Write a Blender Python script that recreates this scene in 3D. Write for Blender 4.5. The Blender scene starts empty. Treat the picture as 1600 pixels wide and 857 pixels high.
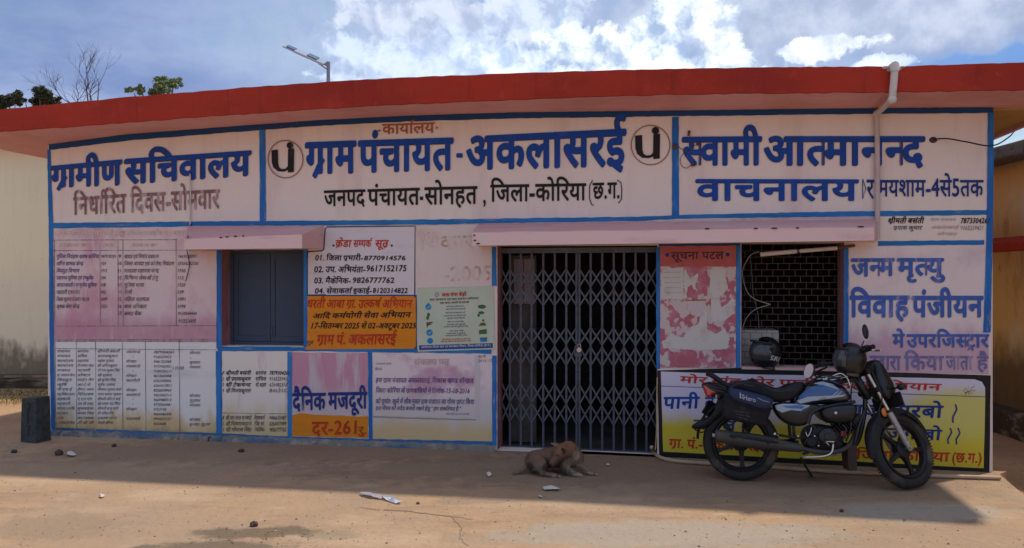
import bpy, math, random
from mathutils import Vector, Matrix
R = math.radians
random.seed(7)
sc = bpy.context.scene
col = sc.collection
# ---------------------------------------------------------------- camera
FPX, CX, HZ, EYE = 1155.0, 800.0, 436.0, 1.65
cam = bpy.data.objects.new('camera', bpy.data.cameras.new('camera')); col.objects.link(cam)
cam.location = (0, 0, EYE); cam.rotation_euler = (R(90), 0, 0)
cam.data.sensor_width = 36; cam.data.lens = 36 * FPX / 1600; cam.data.shift_y = 7.5 / 1600
cam.data.clip_end = 2000; cam.data.clip_start = 0.05
sc.camera = cam
# ---------------------------------------------------------------- sun
SUN_TRAVEL = Vector((-1.40, -0.72, -3.35)).normalized()
EL = math.asin(-SUN_TRAVEL.z); AZ = math.atan2(-SUN_TRAVEL.x, -SUN_TRAVEL.y)
sun = bpy.data.objects.new('sun', bpy.data.lights.new('sun', 'SUN')); col.objects.link(sun)
sun.data.energy = 2.6; sun.data.angle = R(1.6); sun.data.color = (1.0, 0.91, 0.78)
sun.rotation_euler = SUN_TRAVEL.to_track_quat('-Z', 'Y').to_euler()
# ---------------------------------------------------------------- sky with clouds
world = bpy.data.worlds.new('World'); sc.world = world; world.use_nodes = True
nt = world.node_tree; N = nt.nodes; LK = nt.links; N.clear()
def nd(t, tree=None, **kw):
    n = (tree or nt).nodes.new(t)
    for k, v in kw.items(): setattr(n, k, v)
    return n
def mth(op, a, b=None, tree=None, clamp=False):
    t = tree or nt; n = t.nodes.new('ShaderNodeMath'); n.operation = op; n.use_clamp = clamp
    for i, x in enumerate((a, b)):
        if x is None: continue
        if isinstance(x, (int, float)): n.inputs[i].default_value = x
        else: t.links.new(x, n.inputs[i])
    return n.outputs[0]
def ramp01(x, lo, hi, tree=None):
    t = tree or nt; n = t.nodes.new('ShaderNodeMapRange'); n.interpolation_type = 'SMOOTHSTEP'
    t.links.new(x, n.inputs['Value']); n.inputs['From Min'].default_value = lo; n.inputs['From Max'].default_value = hi
    return n.outputs[0]
def mixc(f, a, b, tree=None):
    t = tree or nt; n = t.nodes.new('ShaderNodeMix'); n.data_type = 'RGBA'
    for sock, x in ((n.inputs[0], f), (n.inputs[6], a), (n.inputs[7], b)):
        if isinstance(x, (int, float)): sock.default_value = x
        elif isinstance(x, tuple): sock.default_value = (*x, 1)
        else: t.links.new(x, sock)
    return n.outputs[2]
def noise(vec, scale, detail=6, rough=.55, tree=None, out=0, dist=0):
    t = tree or nt; n = t.nodes.new('ShaderNodeTexNoise')
    t.links.new(vec, n.inputs['Vector']); n.inputs['Scale'].default_value = scale
    n.inputs['Detail'].default_value = detail; n.inputs['Roughness'].default_value = rough
    n.inputs['Distortion'].default_value = dist
    return n.outputs[out]
def vadd(a, b, tree=None, op='ADD'):
    t = tree or nt; n = t.nodes.new('ShaderNodeVectorMath'); n.operation = op
    for i, x in enumerate((a, b)):
        if isinstance(x, tuple): n.inputs[i].default_value = x
        else: t.links.new(x, n.inputs[i])
    return n.outputs[0]
tc = nd('ShaderNodeTexCoord')
D = tc.outputs['Generated']
sky = nd('ShaderNodeTexSky'); sky.sky_type = 'NISHITA'; sky.sun_disc = False
sky.sun_elevation = EL; sky.sun_rotation = AZ; sky.air_density = 1.2; sky.dust_density = 1.0
STR = 0.1
# flat projection of the direction onto a cloud layer: x/(z+.2), y/(z+.2)
sep = nd('ShaderNodeSeparateXYZ'); LK.new(D, sep.inputs[0])
zz = mth('ADD', mth('MAXIMUM', sep.outputs[2], 0.0), 0.16)
cmb = nd('ShaderNodeCombineXYZ')
LK.new(mth('DIVIDE', sep.outputs[0], zz), cmb.inputs[0]); LK.new(mth('DIVIDE', sep.outputs[1], zz), cmb.inputs[1])
C2 = cmb.outputs[0]
blue = mixc(1.0, (0, 0, 0), sky.outputs[0])
def sc3(c, k): return tuple(x * k for x in c)
K = 1 / STR
# stratus veil
veil = ramp01(noise(vadd(C2, (3.1, 7.7, 0)), 0.55, 8, .6), .40, .56)
veil_shade = noise(vadd(C2, (9.1, 1.7, 0)), 1.3, 7, .6)
veil_col = mixc(ramp01(veil_shade, .35, .65), sc3((.165, .235, .45), K), sc3((.30, .38, .58), K))
# a wide clear gap low on the right of the view, like in the photograph
def blob(px, py, rx, ry, amp, nvec):
    """soft-edged mask in direction space around the direction seen at (px,py)"""
    d = Vector(((px - CX) / FPX, 1, (HZ - py) / FPX)).normalized()
    rt = Vector((0, 0, 1)).cross(d).normalized() * -1; up = rt.cross(d).normalized()
    if up.z < 0: up = -up
    def dot(v):
        n = nd('ShaderNodeVectorMath', operation='DOT_PRODUCT'); LK.new(nvec, n.inputs[0]); n.inputs[1].default_value = v; return n.outputs['Value']
    s = FPX
    a = mth('MULTIPLY', dot(rt), s / rx); b = mth('MULTIPLY', mth('SUBTRACT', dot(up), 0.0), s / ry)
    fwd = mth('GREATER_THAN', dot(d), 0.2)
    r = mth('SQRT', mth('ADD', mth('MULTIPLY', a, a), mth('MULTIPLY', b, b)))
    return mth('MULTIPLY', mth('SUBTRACT', 1.0, mth('MINIMUM', r, 2.0)), fwd)
wob = noise(D, 9, 8, .62, out=1)
Dw = vadd(D, vadd(vadd(wob, (.5, .5, .5), op='SUBTRACT'), (.10, .10, .10), op='MULTIPLY'))
puff = noise(D, 14, 9, .58)
Dc = vadd(D, vadd(vadd(noise(D, 22, 6, .6, out=1), (.5, .5, .5), op='SUBTRACT'), (.035, .035, .035), op='MULTIPLY'))
vor = nd('ShaderNodeTexVoronoi'); LK.new(Dw, vor.inputs['Vector']); vor.inputs['Scale'].default_value = 17; vor.feature = 'SMOOTH_F1'; vor.inputs['Smoothness'].default_value = .6
lump = mth('SUBTRACT', .55, vor.outputs['Distance'])
gap = blob(1680, 118, 420, 58, 0, Dw)
gapm = ramp01(gap, -.05, .25)
gap2 = ramp01(blob(60, 175, 330, 60, 0, Dw), -.3, .8)
skyc = mixc(mth('MULTIPLY', veil, mth('SUBTRACT', 1.0, mth('MULTIPLY', gapm, .93))), blue, veil_col)
skyc = mixc(mth('MULTIPLY', gapm, .85), skyc, sc3((.10, .24, .58), K))
# cumulus heads: puffy masks, shaded by their own fine relief
fb1 = noise(Dc, 11, 10, .58); fb2 = noise(vadd(Dc, (.010, 0, .016)), 11, 10, .58)
relief = mth('MULTIPLY', mth('SUBTRACT', fb1, fb2), 3.2)
big1 = noise(Dc, 5, 6, .55)
def cumulus(c, px, py, rx, ry, hi=(.86, .93, .98), lo=(.33, .44, .64), th=.35, gain=1.1):
    b = blob(px, py, rx * 1.12, ry * 1.15, 0, Dc)
    f = mth('ADD', b, mth('ADD', mth('MULTIPLY', mth('SUBTRACT', fb1, .5), 2.6), mth('MULTIPLY', mth('SUBTRACT', big1, .5), 1.2)))
    m = ramp01(f, th, th + .20)
    sh = mth('ADD', mth('MULTIPLY', f, .30), mth('ADD', relief, mth('MULTIPLY', big1, .35)))
    cc = mixc(ramp01(sh, .02, .62), sc3(lo, K), sc3(hi, K))
    return mixc(m, c, cc)
bank = mixc(ramp01(noise(Dw, 6, 8, .6), .38, .62), sc3((.27, .37, .58), K), sc3((.48, .58, .74), K))
skyc = mixc(mth('MULTIPLY', ramp01(blob(900, 70, 520, 150, 0, Dw), -.25, .6), .8), skyc, bank)
skyc = mixc(mth('MULTIPLY', ramp01(mth('ADD', blob(1330, -10, 420, 100, 0, Dw), mth('MULTIPLY', lump, .35)), .0, .45), .9), skyc, mixc(ramp01(puff, .35, .65), sc3((.33, .39, .54), K), sc3((.55, .61, .75), K)))

# broken white cloud added over the unseen sky to brighten the facade fill
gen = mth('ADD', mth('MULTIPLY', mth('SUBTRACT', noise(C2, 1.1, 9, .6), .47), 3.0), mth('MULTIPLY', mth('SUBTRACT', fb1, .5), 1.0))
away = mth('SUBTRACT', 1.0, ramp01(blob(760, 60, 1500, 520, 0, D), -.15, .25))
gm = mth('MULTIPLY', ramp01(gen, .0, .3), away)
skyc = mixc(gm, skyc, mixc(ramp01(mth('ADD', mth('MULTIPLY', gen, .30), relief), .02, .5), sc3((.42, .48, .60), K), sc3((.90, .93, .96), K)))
for a in ((560, 100, 95, 60, (.60, .70, .86), (.34, .43, .63), .3), (650, 30, 150, 60, (.60, .66, .80), (.38, .45, .62), .3), (700, 95, 160, 60, (.64, .74, .90), (.40, .50, .70), .3),
          (850, 20, 120, 60, (.62, .70, .84), (.38, .47, .66), .3), (800, 105, 110, 40, (.80, .90, 1.0), (.44, .55, .76)), (905, 78, 80, 80), (930, 110, 130, 60), (845, 140, 200, 45),
          (1040, 60, 85, 75), (1120, 60, 70, 70, (.9, .95, 1.0), (.46, .55, .73)), (1075, 105, 190, 60), (1190, 120, 80, 30, (.78, .86, .97), (.45, .54, .72)), (1275, 76, 110, 20, (.78, .84, .95), (.5, .58, .74)), (1390, 98, 60, 14, (.75, .82, .95), (.5, .6, .8))):
    skyc = cumulus(skyc, *a)
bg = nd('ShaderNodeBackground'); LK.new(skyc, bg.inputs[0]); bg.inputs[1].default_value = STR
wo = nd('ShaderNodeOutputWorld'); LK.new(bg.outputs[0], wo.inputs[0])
sc.view_settings.view_transform = 'Standard'; sc.view_settings.look = 'None'
sc.view_settings.exposure = 0.36; sc.view_settings.gamma = 1.0
try: sc.view_settings.use_curve_mapping = False
except Exception: pass
# ---------------------------------------------------------------- materials
def paint(name, base, layers=(), rough=.85, metal=0.0, bump=None, spec=.3, coat=0, trans=0, alpha=None, emis=None):
    m = bpy.data.materials.new(name); m.use_nodes = True; t = m.node_tree
    P = t.nodes['Principled BSDF']
    tcn = t.nodes.new('ShaderNodeTexCoord'); O = tcn.outputs['Object']
    c = t.nodes.new('ShaderNodeRGB'); c.outputs[0].default_value = (*base, 1); c = c.outputs[0]
    for L in layers:
        k = L[0]
        if k == 'n':      # noise patches: col, scale, lo, hi, stretch, amount
            _, lc, s, lo, hi, st, amt = L
            v = vadd(O, st, t, 'MULTIPLY')
            f = ramp01(noise(v, s, 8, .62, t), lo, hi, t)
            f = mth('MULTIPLY', f, amt, t)
        elif k == 'z':    # stain that starts under a height, ragged: col, z0(full), z1(none), amp, amount
            _, lc, z0, z1, amp, amt = L
            sx = t.nodes.new('ShaderNodeSeparateXYZ'); t.links.new(O, sx.inputs[0])
            v = vadd(O, (1, 1, .5), t, 'MULTIPLY')
            zn = mth('ADD', sx.outputs[2], mth('MULTIPLY', mth('SUBTRACT', noise(v, 5, 7, .6, t), .5, t), amp, t), t)
            f = mth('MULTIPLY', mth('SUBTRACT', 1.0, ramp01(zn, min(z0, z1), max(z0, z1), t), t) if z0 < z1 else ramp01(zn, z1, z0, t), amt, t)
        elif k == 's':    # spot of colour, stain as well as shade: col, cx, cy, rx, ry, amp, amount, axis pair
            _, lc, cx, cy, rx, ry, amp, amt, ax = L
            sx = t.nodes.new('ShaderNodeSeparateXYZ'); t.links.new(O, sx.inputs[0])
            a = mth('DIVIDE', mth('SUBTRACT', sx.outputs[ax[0]], cx, t), rx, t); b = mth('DIVIDE', mth('SUBTRACT', sx.outputs[ax[1]], cy, t), ry, t)
            r = mth('SQRT', mth('ADD', mth('MULTIPLY', a, a, t), mth('MULTIPLY', b, b, t), t), None, t)
            r = mth('ADD', r, mth('MULTIPLY', mth('SUBTRACT', noise(O, 5, 8, .65, t), .5, t), amp, t), t)
            f = mth('MULTIPLY', mth('SUBTRACT', 1.0, ramp01(r, .6, 1.15, t), t), amt, t)
        c = mixc(f, c, lc, t)
    t.links.new(c, P.inputs['Base Color'])
    P.inputs['Roughness'].default_value = rough; P.inputs['Metallic'].default_value = metal
    P.inputs['Specular IOR Level'].default_value = spec
    if coat: P.inputs['Coat Weight'].default_value = coat; P.inputs['Coat Roughness'].default_value = .08
    if trans: P.inputs['Transmission Weight'].default_value = trans
    if bump:
        bs, st, dist = bump
        bn = t.nodes.new('ShaderNodeBump'); bn.inputs['Strength'].default_value = st; bn.inputs['Distance'].default_value = dist
        t.links.new(noise(O, bs, 8, .6, t), bn.inputs['Height']); t.links.new(bn.outputs[0], P.inputs['Normal'])
    return m
# ---------------------------------------------------------------- object helpers
def link(o, parent=None):
    col.objects.link(o)
    if parent is not None: o.parent = parent
    return o
def empty(name, label, cat, loc=(0, 0, 0), rz=0, group=None, M=None):
    o = bpy.data.objects.new(name, None); link(o)
    o.empty_display_size = .1
    if M is not None: o.matrix_world = M
    else: o.location = loc; o.rotation_euler = (0, 0, rz)
    o['label'] = label; o['category'] = cat
    if group: o['group'] = group
    return o
def tag(o, label, cat, group=None):
    o['label'] = label; o['category'] = cat
    if group: o['group'] = group
    return o
def catmull(pts, n=8, closed=True):
    out = []; L = len(pts)
    for i in range(L if closed else L - 1):
        p = [Vector(pts[(i + k) % L] if closed else pts[max(0, min(L - 1, i + k))]) for k in (-1, 0, 1, 2)]
        for j in range(n):
            t = j / n
            out.append(.5 * ((2 * p[1]) + (-p[0] + p[2]) * t + (2 * p[0] - 5 * p[1] + 4 * p[2] - p[3]) * t * t + (-p[0] + 3 * p[1] - 3 * p[2] + p[3]) * t ** 3))
    if not closed: out.append(Vector(pts[-1]))
    return out
class MB:
    def __init__(s): s.v = []; s.f = []
    def add(s, vs, fs, M=None):
        b = len(s.v)
        for p in vs:
            p = Vector(p); s.v.append(M @ p if M is not None else p)
        s.f += [tuple(b + i for i in f) for f in fs]
        return s
    def box(s, a, b, M=None):
        x0, y0, z0 = a; x1, y1, z1 = b
        return s.add([(x0, y0, z0), (x1, y0, z0), (x1, y1, z0), (x0, y1, z0), (x0, y0, z1), (x1, y0, z1), (x1, y1, z1), (x0, y1, z1)],
                     [(0, 3, 2, 1), (4, 5, 6, 7), (0, 1, 5, 4), (1, 2, 6, 5), (2, 3, 7, 6), (3, 0, 4, 7)], M)
    def tube(s, pts, r, n=8, cap=True, M=None, flat=1.0):
        pts = [Vector(p) for p in pts]; k = len(pts)
        rr = r if isinstance(r, (list, tuple)) else [r] * k
        vs = []; fs = []; ref = None
        for i, p in enumerate(pts):
            t = (pts[min(i + 1, k - 1)] - pts[max(i - 1, 0)])
            t = t.normalized() if t.length > 1e-9 else Vector((0, 0, 1))
            if ref is None:
                ref = t.orthogonal().normalized()
            ref = (ref - t * ref.dot(t)); ref = ref.normalized() if ref.length > 1e-6 else t.orthogonal().normalized()
            bi = t.cross(ref)
            for j in range(n):
                a = 2 * math.pi * j / n
                vs.append(p + (ref * math.cos(a) + bi * math.sin(a) * flat) * rr[i])
        for i in range(k - 1):
            for j in range(n):
                fs.append((i * n + j, i * n + (j + 1) % n, (i + 1) * n + (j + 1) % n, (i + 1) * n + j))
        if cap: fs.append(tuple(reversed(range(n)))); fs.append(tuple((k - 1) * n + j for j in range(n)))
        return s.add(vs, fs, M)
    def lathe(s, prof, n=24, M=None, closed=False):
        """prof: (radius, y) revolved about the y axis"""
        vs = []; fs = []; k = len(prof)
        for j in range(n):
            a = 2 * math.pi * j / n
            for (r, y) in prof: vs.append((r * math.cos(a), y, r * math.sin(a)))
        for j in range(n):
            for i in range(k if closed else k - 1):
                i2 = (i + 1) % k; j2 = (j + 1) % n
                fs.append((j * k + i, j2 * k + i, j2 * k + i2, j * k + i2))
        if not closed:
            for i in (0, k - 1):
                if prof[i][0] > 1e-5: fs.append(tuple(j * k + i for j in (range(n) if i else reversed(range(n)))))
        return s.add(vs, fs, M)
    def ball(s, c, r, n=12, m=8, M=None):
        rx, ry, rz = r if isinstance(r, (tuple, list)) else (r, r, r)
        vs = [(c[0], c[1], c[2] + rz)]; fs = []
        for i in range(1, m):
            a = math.pi * i / m
            for j in range(n):
                b = 2 * math.pi * j / n
                vs.append((c[0] + rx * math.sin(a) * math.cos(b), c[1] + ry * math.sin(a) * math.sin(b), c[2] + rz * math.cos(a)))
        vs.append((c[0], c[1], c[2] - rz)); e = len(vs) - 1
        for j in range(n):
            fs.append((0, 1 + j, 1 + (j + 1) % n)); fs.append((e, e - n + (j + 1) % n, e - n + j))
        for i in range(m - 2):
            for j in range(n):
                a = 1 + i * n; fs.append((a + j, a + n + j, a + n + (j + 1) % n, a + (j + 1) % n))
        return s.add(vs, fs, M)
    def pillow(s, outline, y0, y1, edge=.25, n=5, p=2.5, sm=5, M=None, yfun=None):
        """side outline (x,z) given thickness from y0 to y1 with rounded flanks"""
        o = catmull([(a, b, 0) for a, b in outline], sm) if sm else [Vector((a, b, 0)) for a, b in outline]
        cx = sum(q.x for q in o) / len(o); cz = sum(q.y for q in o) / len(o)
        size = min(max(q.x for q in o) - min(q.x for q in o), max(q.y for q in o) - min(q.y for q in o)) * .5
        ym = (y0 + y1) / 2; h = (y1 - y0) / 2; k = len(o); vs = []; fs = []
        for i in range(-n, n + 1):
            t = i / n; inset = edge * (1 - (1 - abs(t) ** p) ** (1 / p)) * size
            for q in o:
                d = Vector((q.x - cx, q.y - cz)); L = d.length or 1
                d2 = d * max(0.02, (L - inset) / L)
                yy = ym + h * t
                if yfun: yy = yfun(q.x, q.y, yy)
                vs.append((cx + d2.x, yy, cz + d2.y))
        for i in range(2 * n):
            for j in range(k): fs.append((i * k + j, (i + 1) * k + j, (i + 1) * k + (j + 1) % k, i * k + (j + 1) % k))
        fs.append(tuple(range(k))); fs.append(tuple(reversed(range(2 * n * k, 2 * n * k + k))))
        return s.add(vs, fs, M)
    def build(s, name, mat, parent=None, smooth=False, M=None, kind=None, label=None):
        me = bpy.data.meshes.new(name); me.from_pydata([tuple(p) for p in s.v], [], s.f); me.update()
        mats = mat if isinstance(mat, (list, tuple)) else [mat]
        for q in mats: me.materials.append(q)
        if smooth:
            for p in me.polygons: p.use_smooth = True
            if smooth is not True:
                try: me.set_sharp_from_angle(angle=R(smooth))
                except Exception: pass
        o = bpy.data.objects.new(name, me); link(o, parent)
        if M is not None: o.matrix_local = M
        if kind: o['kind'] = kind
        if label: o['label'] = label
        return o
def bevel(o, w=.005, seg=2):
    m = o.modifiers.new('bevel', 'BEVEL'); m.width = w; m.segments = seg; m.limit_method = 'ANGLE'; m.angle_limit = R(40)
    return o
# ---------------------------------------------------------------- the wall frame of the office
ANG = math.atan2(-0.1899, 0.9818)
A0 = Vector((-5.03, 8.07, 0)); DW = Vector((math.cos(ANG), math.sin(ANG), 0)); NW = Vector((math.sin(ANG), -math.cos(ANG), 0))
def ray(x, y): return Vector(((x - CX) / FPX, 1, (HZ - y) / FPX))
def W(x, y, off=0.0):
    """where the sight line through photo pixel (x,y) meets the facade plane (off metres in front); in facade coordinates"""
    d = ray(x, y); c = A0.dot(NW) + off; t = c / d.dot(NW); P = d * t
    return Vector(((P - A0).dot(DW), -off, P.z + EYE))
def G(x, y, z=0.0):
    d = ray(x, y); t = (z - EYE) / d.z; P = d * t; return Vector((P.x, P.y, z))
def loc2w(p): return A0 + DW * p[0] - NW * p[1] + Vector((0, 0, p[2]))
MW = Matrix.Translation(A0) @ Matrix.Rotation(ANG, 4, 'Z')
# ---------------------------------------------------------------- lettering (Devanagari shaping done by hand)
_gc = {}
def raw_glyph(s, off=0.0, res=3):
    key = (s, round(off, 4), res)
    if key in _gc: return _gc[key]
    c = bpy.data.curves.new('glyph', 'FONT'); c.body = s; c.offset = off; c.resolution_u = res; c.fill_mode = 'FRONT'
    o = bpy.data.objects.new('glyph', c); col.objects.link(o)
    bpy.context.view_layer.update()
    me = bpy.data.meshes.new_from_object(o.evaluated_get(bpy.context.evaluated_depsgraph_get()))
    vs = [(v.co.x, v.co.y) for v in me.vertices]; fs = [tuple(p.vertices) for p in me.polygons]
    bpy.data.objects.remove(o); bpy.data.curves.remove(c); bpy.data.meshes.remove(me)
    _gc[key] = (vs, fs); return _gc[key]
_adv = {}
def adv(ch):
    if ch not in _adv:
        a = min(x for x, y in raw_glyph('न')[0]); b = min((x for x, y in raw_glyph('न' + ch + 'न')[0]))
        w0 = max(x for x, y in raw_glyph('नन')[0]); w1 = max(x for x, y in raw_glyph('न' + ch + 'न')[0])
        _adv[ch] = w1 - w0
    return _adv[ch]
HEAD = None
def metrics():
    global HEAD
    if HEAD is None: HEAD = max(y for x, y in raw_glyph('न')[0])
    return HEAD
def clip_x(vs, fs, c):
    out_v = []; out_f = []
    for f in fs:
        P = [vs[i] for i in f]; Q = []
        for i in range(len(P)):
            a, b = P[i], P[(i + 1) % len(P)]
            if a[0] <= c: Q.append(a)
            if (a[0] <= c) != (b[0] <= c):
                t = (c - a[0]) / (b[0] - a[0]); Q.append((c, a[1] + t * (b[1] - a[1])))
        if len(Q) >= 3:
            n = len(out_v); out_v += Q; out_f.append(tuple(range(n, n + len(Q))))
    return out_v, out_f
def stroke2(pts, w):
    vs = []; fs = []; n = len(pts)
    for i, p in enumerate(pts):
        a = pts[max(0, i - 1)]; b = pts[min(n - 1, i + 1)]
        dx, dy = b[0] - a[0], b[1] - a[1]; L = math.hypot(dx, dy) or 1
        nx, ny = -dy / L * w / 2, dx / L * w / 2
        vs += [(p[0] + nx, p[1] + ny), (p[0] - nx, p[1] - ny)]
    for i in range(n - 1): fs.append((2 * i, 2 * i + 1, 2 * i + 3, 2 * i + 2))
    return vs, fs
CONS = set(chr(c) for c in range(0x915, 0x93A)); HAL = '्'; MAT = set('ािीुूृेैोौंँः')
def layout(s, off, res):
    """-> list of (verts2d, faces) pieces, total width"""
    H = metrics(); sw = .062 + .0 * off; pieces = []; pen = 0.0; i = 0
    def put(ch, dx=0):
        nonlocal pen
        v, f = raw_glyph(ch, 0, res)
        if v: pieces.append(([(x + pen + dx, y) for x, y in v], f))
        pen += adv(ch) + (off * 1.2 if adv(ch) > .05 else 0)
    while i < len(s):
        ch = s[i]
        if ch not in CONS:
            if ch == ' ': pen += .22; i += 1; continue
            put(ch); i += 1
            if ch in 'अआइईउऊएऐओऔ':
                pass
            continue
        cl = [ch]; i += 1
        while i + 1 < len(s) and s[i] == HAL and s[i + 1] in CONS: cl.append(s[i + 1]); i += 2
        ms = []
        while i < len(s) and s[i] in MAT: ms.append(s[i]); i += 1
        reph = len(cl) > 1 and cl[0] == 'र'
        if reph: cl = cl[1:]
        rak = len(cl) > 1 and cl[-1] == 'र'
        if rak: cl = cl[:-1]
        if 'ि' in ms: put('ि'); ms.remove('ि')
        for c in cl[:-1]:
            v, f = raw_glyph(c, 0, res)
            low = [x for x, y in v if y < .06 * H] or [adv(c)]
            sr = max(low); cut = sr - sw - .012
            if c in 'क': cut = adv(c) * .74
            if c in 'द': cut = adv(c) * .9
            v2, f2 = clip_x(v, f, cut)
            pieces.append(([(x + pen, y) for x, y in v2], f2)); pen += cut + off * .6
        x0 = pen; put(cl[-1]); x1 = pen
        if rak:
            c = cl[-1]
            if c in 'टठडढ':
                m = (x0 + x1) / 2; pieces.append(stroke2([(m - .12, -.14), (m, -.02), (m + .12, -.14)], sw * .9))
            else:
                xr = x1 - .09 if c not in 'क' else (x0 + x1) / 2
                pieces.append(stroke2([(xr, H * .44), (xr - .12, H * .20), (xr - .25, -.09 * H - .02)], sw * 1.25))
        for m in ms: put(m)
        if reph:
            xr = pen - .10
            pieces.append(stroke2([(xr + .02, H), (xr - .03, H + .10), (xr + .02, H + .19), (xr + .10, H + .20), (xr + .15, H + .15)], sw * .85))
    xs = [x for v, f in pieces for x, y in v]
    x0, x1 = min(xs), max(xs)
    return [([(x - x0, y) for x, y in v], f) for v, f in pieces], x1 - x0
def lettering(s, q, mat, parent, bold=.0, off=.007, slant=0.0, res=3, jit=.0, mapf=None, name='lettering', shift=(0, 0), kindl=None):
    """q = (x left, x right, headline y left, headline y right, baseline y left, baseline y right) in photo pixels on the facade"""
    xl, xr, htl, htr, bl, br = q
    H = metrics(); pcs, L = layout(s, bold, res)
    b = MB(); mapf = mapf or (lambda x, y, o: W(x, y, o))
    if bold > .004:      # a fat brush: the thin letter smeared round a small circle
        n_ = 10 if bold > .028 else (8 if bold > .015 else 4)
        sm = [(math.cos(2 * math.pi * i / n_) * bold, math.sin(2 * math.pi * i / n_) * bold) for i in range(n_)] + ([(0, 0)] if bold > .028 else [])
        L += 2 * bold; H0 = H
    else: sm = [(0, 0)]; H0 = H
    bb = bold if len(sm) > 1 else 0
    big = []; st_ = random.getstate()
    for k, (vs, fs) in enumerate(pcs):
        for i, (sx_, sy_) in enumerate(sm): big.append((k, i, [(x + sx_ + (bold if len(sm) > 1 else 0), y + sy_) for x, y in vs], fs))
    jits = [(random.uniform(-jit, jit), random.uniform(-jit, jit) * .5) for _ in pcs]
    for k, i, vs, fs in big:
        jr, jy = jits[k]; pts = []
        cxm = sum(x for x, y in vs) / len(vs)
        for x, y in vs:
            x2 = x + slant * (y - H * .5) + (y - H / 2) * jr; y2 = y + (x - cxm) * jr * .3 + jy
            fx = x2 / L; fy = (y2 + bb) / (H + 2 * bb)
            px = xl + (xr - xl) * fx; yb = bl + (br - bl) * fx; yh = htl + (htr - htl) * fx
            pts.append(mapf(px + shift[0], yb + (yh - yb) * fy + shift[1], off + .0005 * (k % 3) + .00004 * i))
        b.add(pts, fs)
    return b.build(name, mat, parent, label=kindl)
def pxpoly(pts, off, name, mat, parent, n=0, jit=0, thick=0):
    """a painted area: polygon given by photo pixels on the facade"""
    P = []
    for i in range(len(pts)):
        a, b = pts[i], pts[(i + 1) % len(pts)]
        k = max(1, int(math.hypot(b[0] - a[0], b[1] - a[1]) / n)) if n else 1
        for j in range(k):
            t = j / k; P.append((a[0] + (b[0] - a[0]) * t + random.uniform(-jit, jit), a[1] + (b[1] - a[1]) * t + random.uniform(-jit, jit)))
    v = [W(x, y, off) for x, y in P]
    bm = MB(); bm.add(v, [tuple(reversed(range(len(v))))])
    if thick:
        v2 = [W(x, y, off - thick) for x, y in P]; k = len(v)
        bm.add(v + v2, [(i, (i + 1) % k, k + (i + 1) % k, k + i) for i in range(k)])
    return bm.build(name, mat, parent)
def hband(pl, off, name, mat, parent, x0=None, x1=None, jit=.45):
    """horizontal painted band through (x, ytop, ybottom) points"""
    x0 = pl[0][0] if x0 is None else x0; x1 = pl[-1][0] if x1 is None else x1
    def at(x):
        for a, b in zip(pl, pl[1:]):
            if x <= b[0] or b is pl[-1]:
                t = (x - a[0]) / (b[0] - a[0]); return a[1] + (b[1] - a[1]) * t, a[2] + (b[2] - a[2]) * t
    k = max(2, int((x1 - x0) / 9)); vs = []; fs = []
    for i in range(k + 1):
        x = x0 + (x1 - x0) * i / k; a, b = at(x)
        vs += [W(x, a + random.uniform(-jit, jit), off), W(x, b + random.uniform(-jit, jit), off)]
    for i in range(k): fs.append((2 * i, 2 * i + 1, 2 * i + 3, 2 * i + 2))
    return MB().add(vs, fs).build(name, mat, parent)
def vband(pl, off, name, mat, parent, jit=.35):
    """vertical painted band through (y, xleft, xright) points"""
    vs = []; fs = []; y0, y1 = pl[0][0], pl[-1][0]; k = max(2, int((y1 - y0) / 9))
    for i in range(k + 1):
        y = y0 + (y1 - y0) * i / k
        for a, b in zip(pl, pl[1:]):
            if y <= b[0] or b is pl[-1]:
                t = (y - a[0]) / (b[0] - a[0]); l = a[1] + (b[1] - a[1]) * t; r = a[2] + (b[2] - a[2]) * t; break
        vs += [W(l + random.uniform(-jit, jit), y, off), W(r + random.uniform(-jit, jit), y, off)]
    for i in range(k): fs.append((2 * i, 2 * i + 2, 2 * i + 3, 2 * i + 1))
    return MB().add(vs, fs).build(name, mat, parent)
def pxline(pts, w, off, name, mat, parent, mapf=None):
    """thin painted line, width in pixels"""
    v, f = stroke2(pts, w)
    mapf = mapf or (lambda x, y, o: W(x, y, o))
    return MB().add([mapf(x, y, off) for x, y in v], [tuple(reversed(q)) for q in f]).build(name, mat, parent)
# ================================================================ MATERIALS OF THE PLACE
ST = (1, 1, 1); VS = (2.2, 1, .35); HS = (.4, 1, 2.0)
WHITE = (.82, .70, .63); PINK = (.55, .27, .33); PALEP = (.66, .48, .47)
m_wall = paint('limewash', WHITE, [('n', PALEP, 1.1, .48, .70, VS, .55), ('n', (.45, .38, .34), 4, .58, .8, VS, .4), ('n', (.25, .2, .17), 22, .66, .74, ST, .5)], .9, bump=(22, .5, .008))
m_pinkwall = paint('pink_limewash', (.66, .48, .48), [('n', (.60, .27, .30), 1.6, .46, .7, VS, .75), ('n', (.62, .56, .54), 2.6, .5, .62, VS, .8), ('n', (.35, .25, .22), 18, .66, .76, ST, .4)], .9, bump=(50, .3, .004))
m_table = paint('table_wash', (.74, .58, .57), [('n', (.60, .27, .34), 1.0, .42, .60, (1.2, 1, .9), .8), ('z', (.50, .22, .30), W(200, 512).z, W(200, 480).z, .15, .65), ('n', (.66, .6, .57), 5, .56, .66, VS, .5)], .9, bump=(50, .25, .004))
ZB = W(220, 655).z
m_tablelow = paint('table_wash_low', (.80, .75, .73), [('n', (.52, .5, .55), 2, .5, .7, HS, .5), ('z', (.66, .46, .20), .08, .30, .55, .9), ('z', (.10, .08, .06), -.04, .10, .30, .7)], .9, bump=(50, .3, .004))
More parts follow.
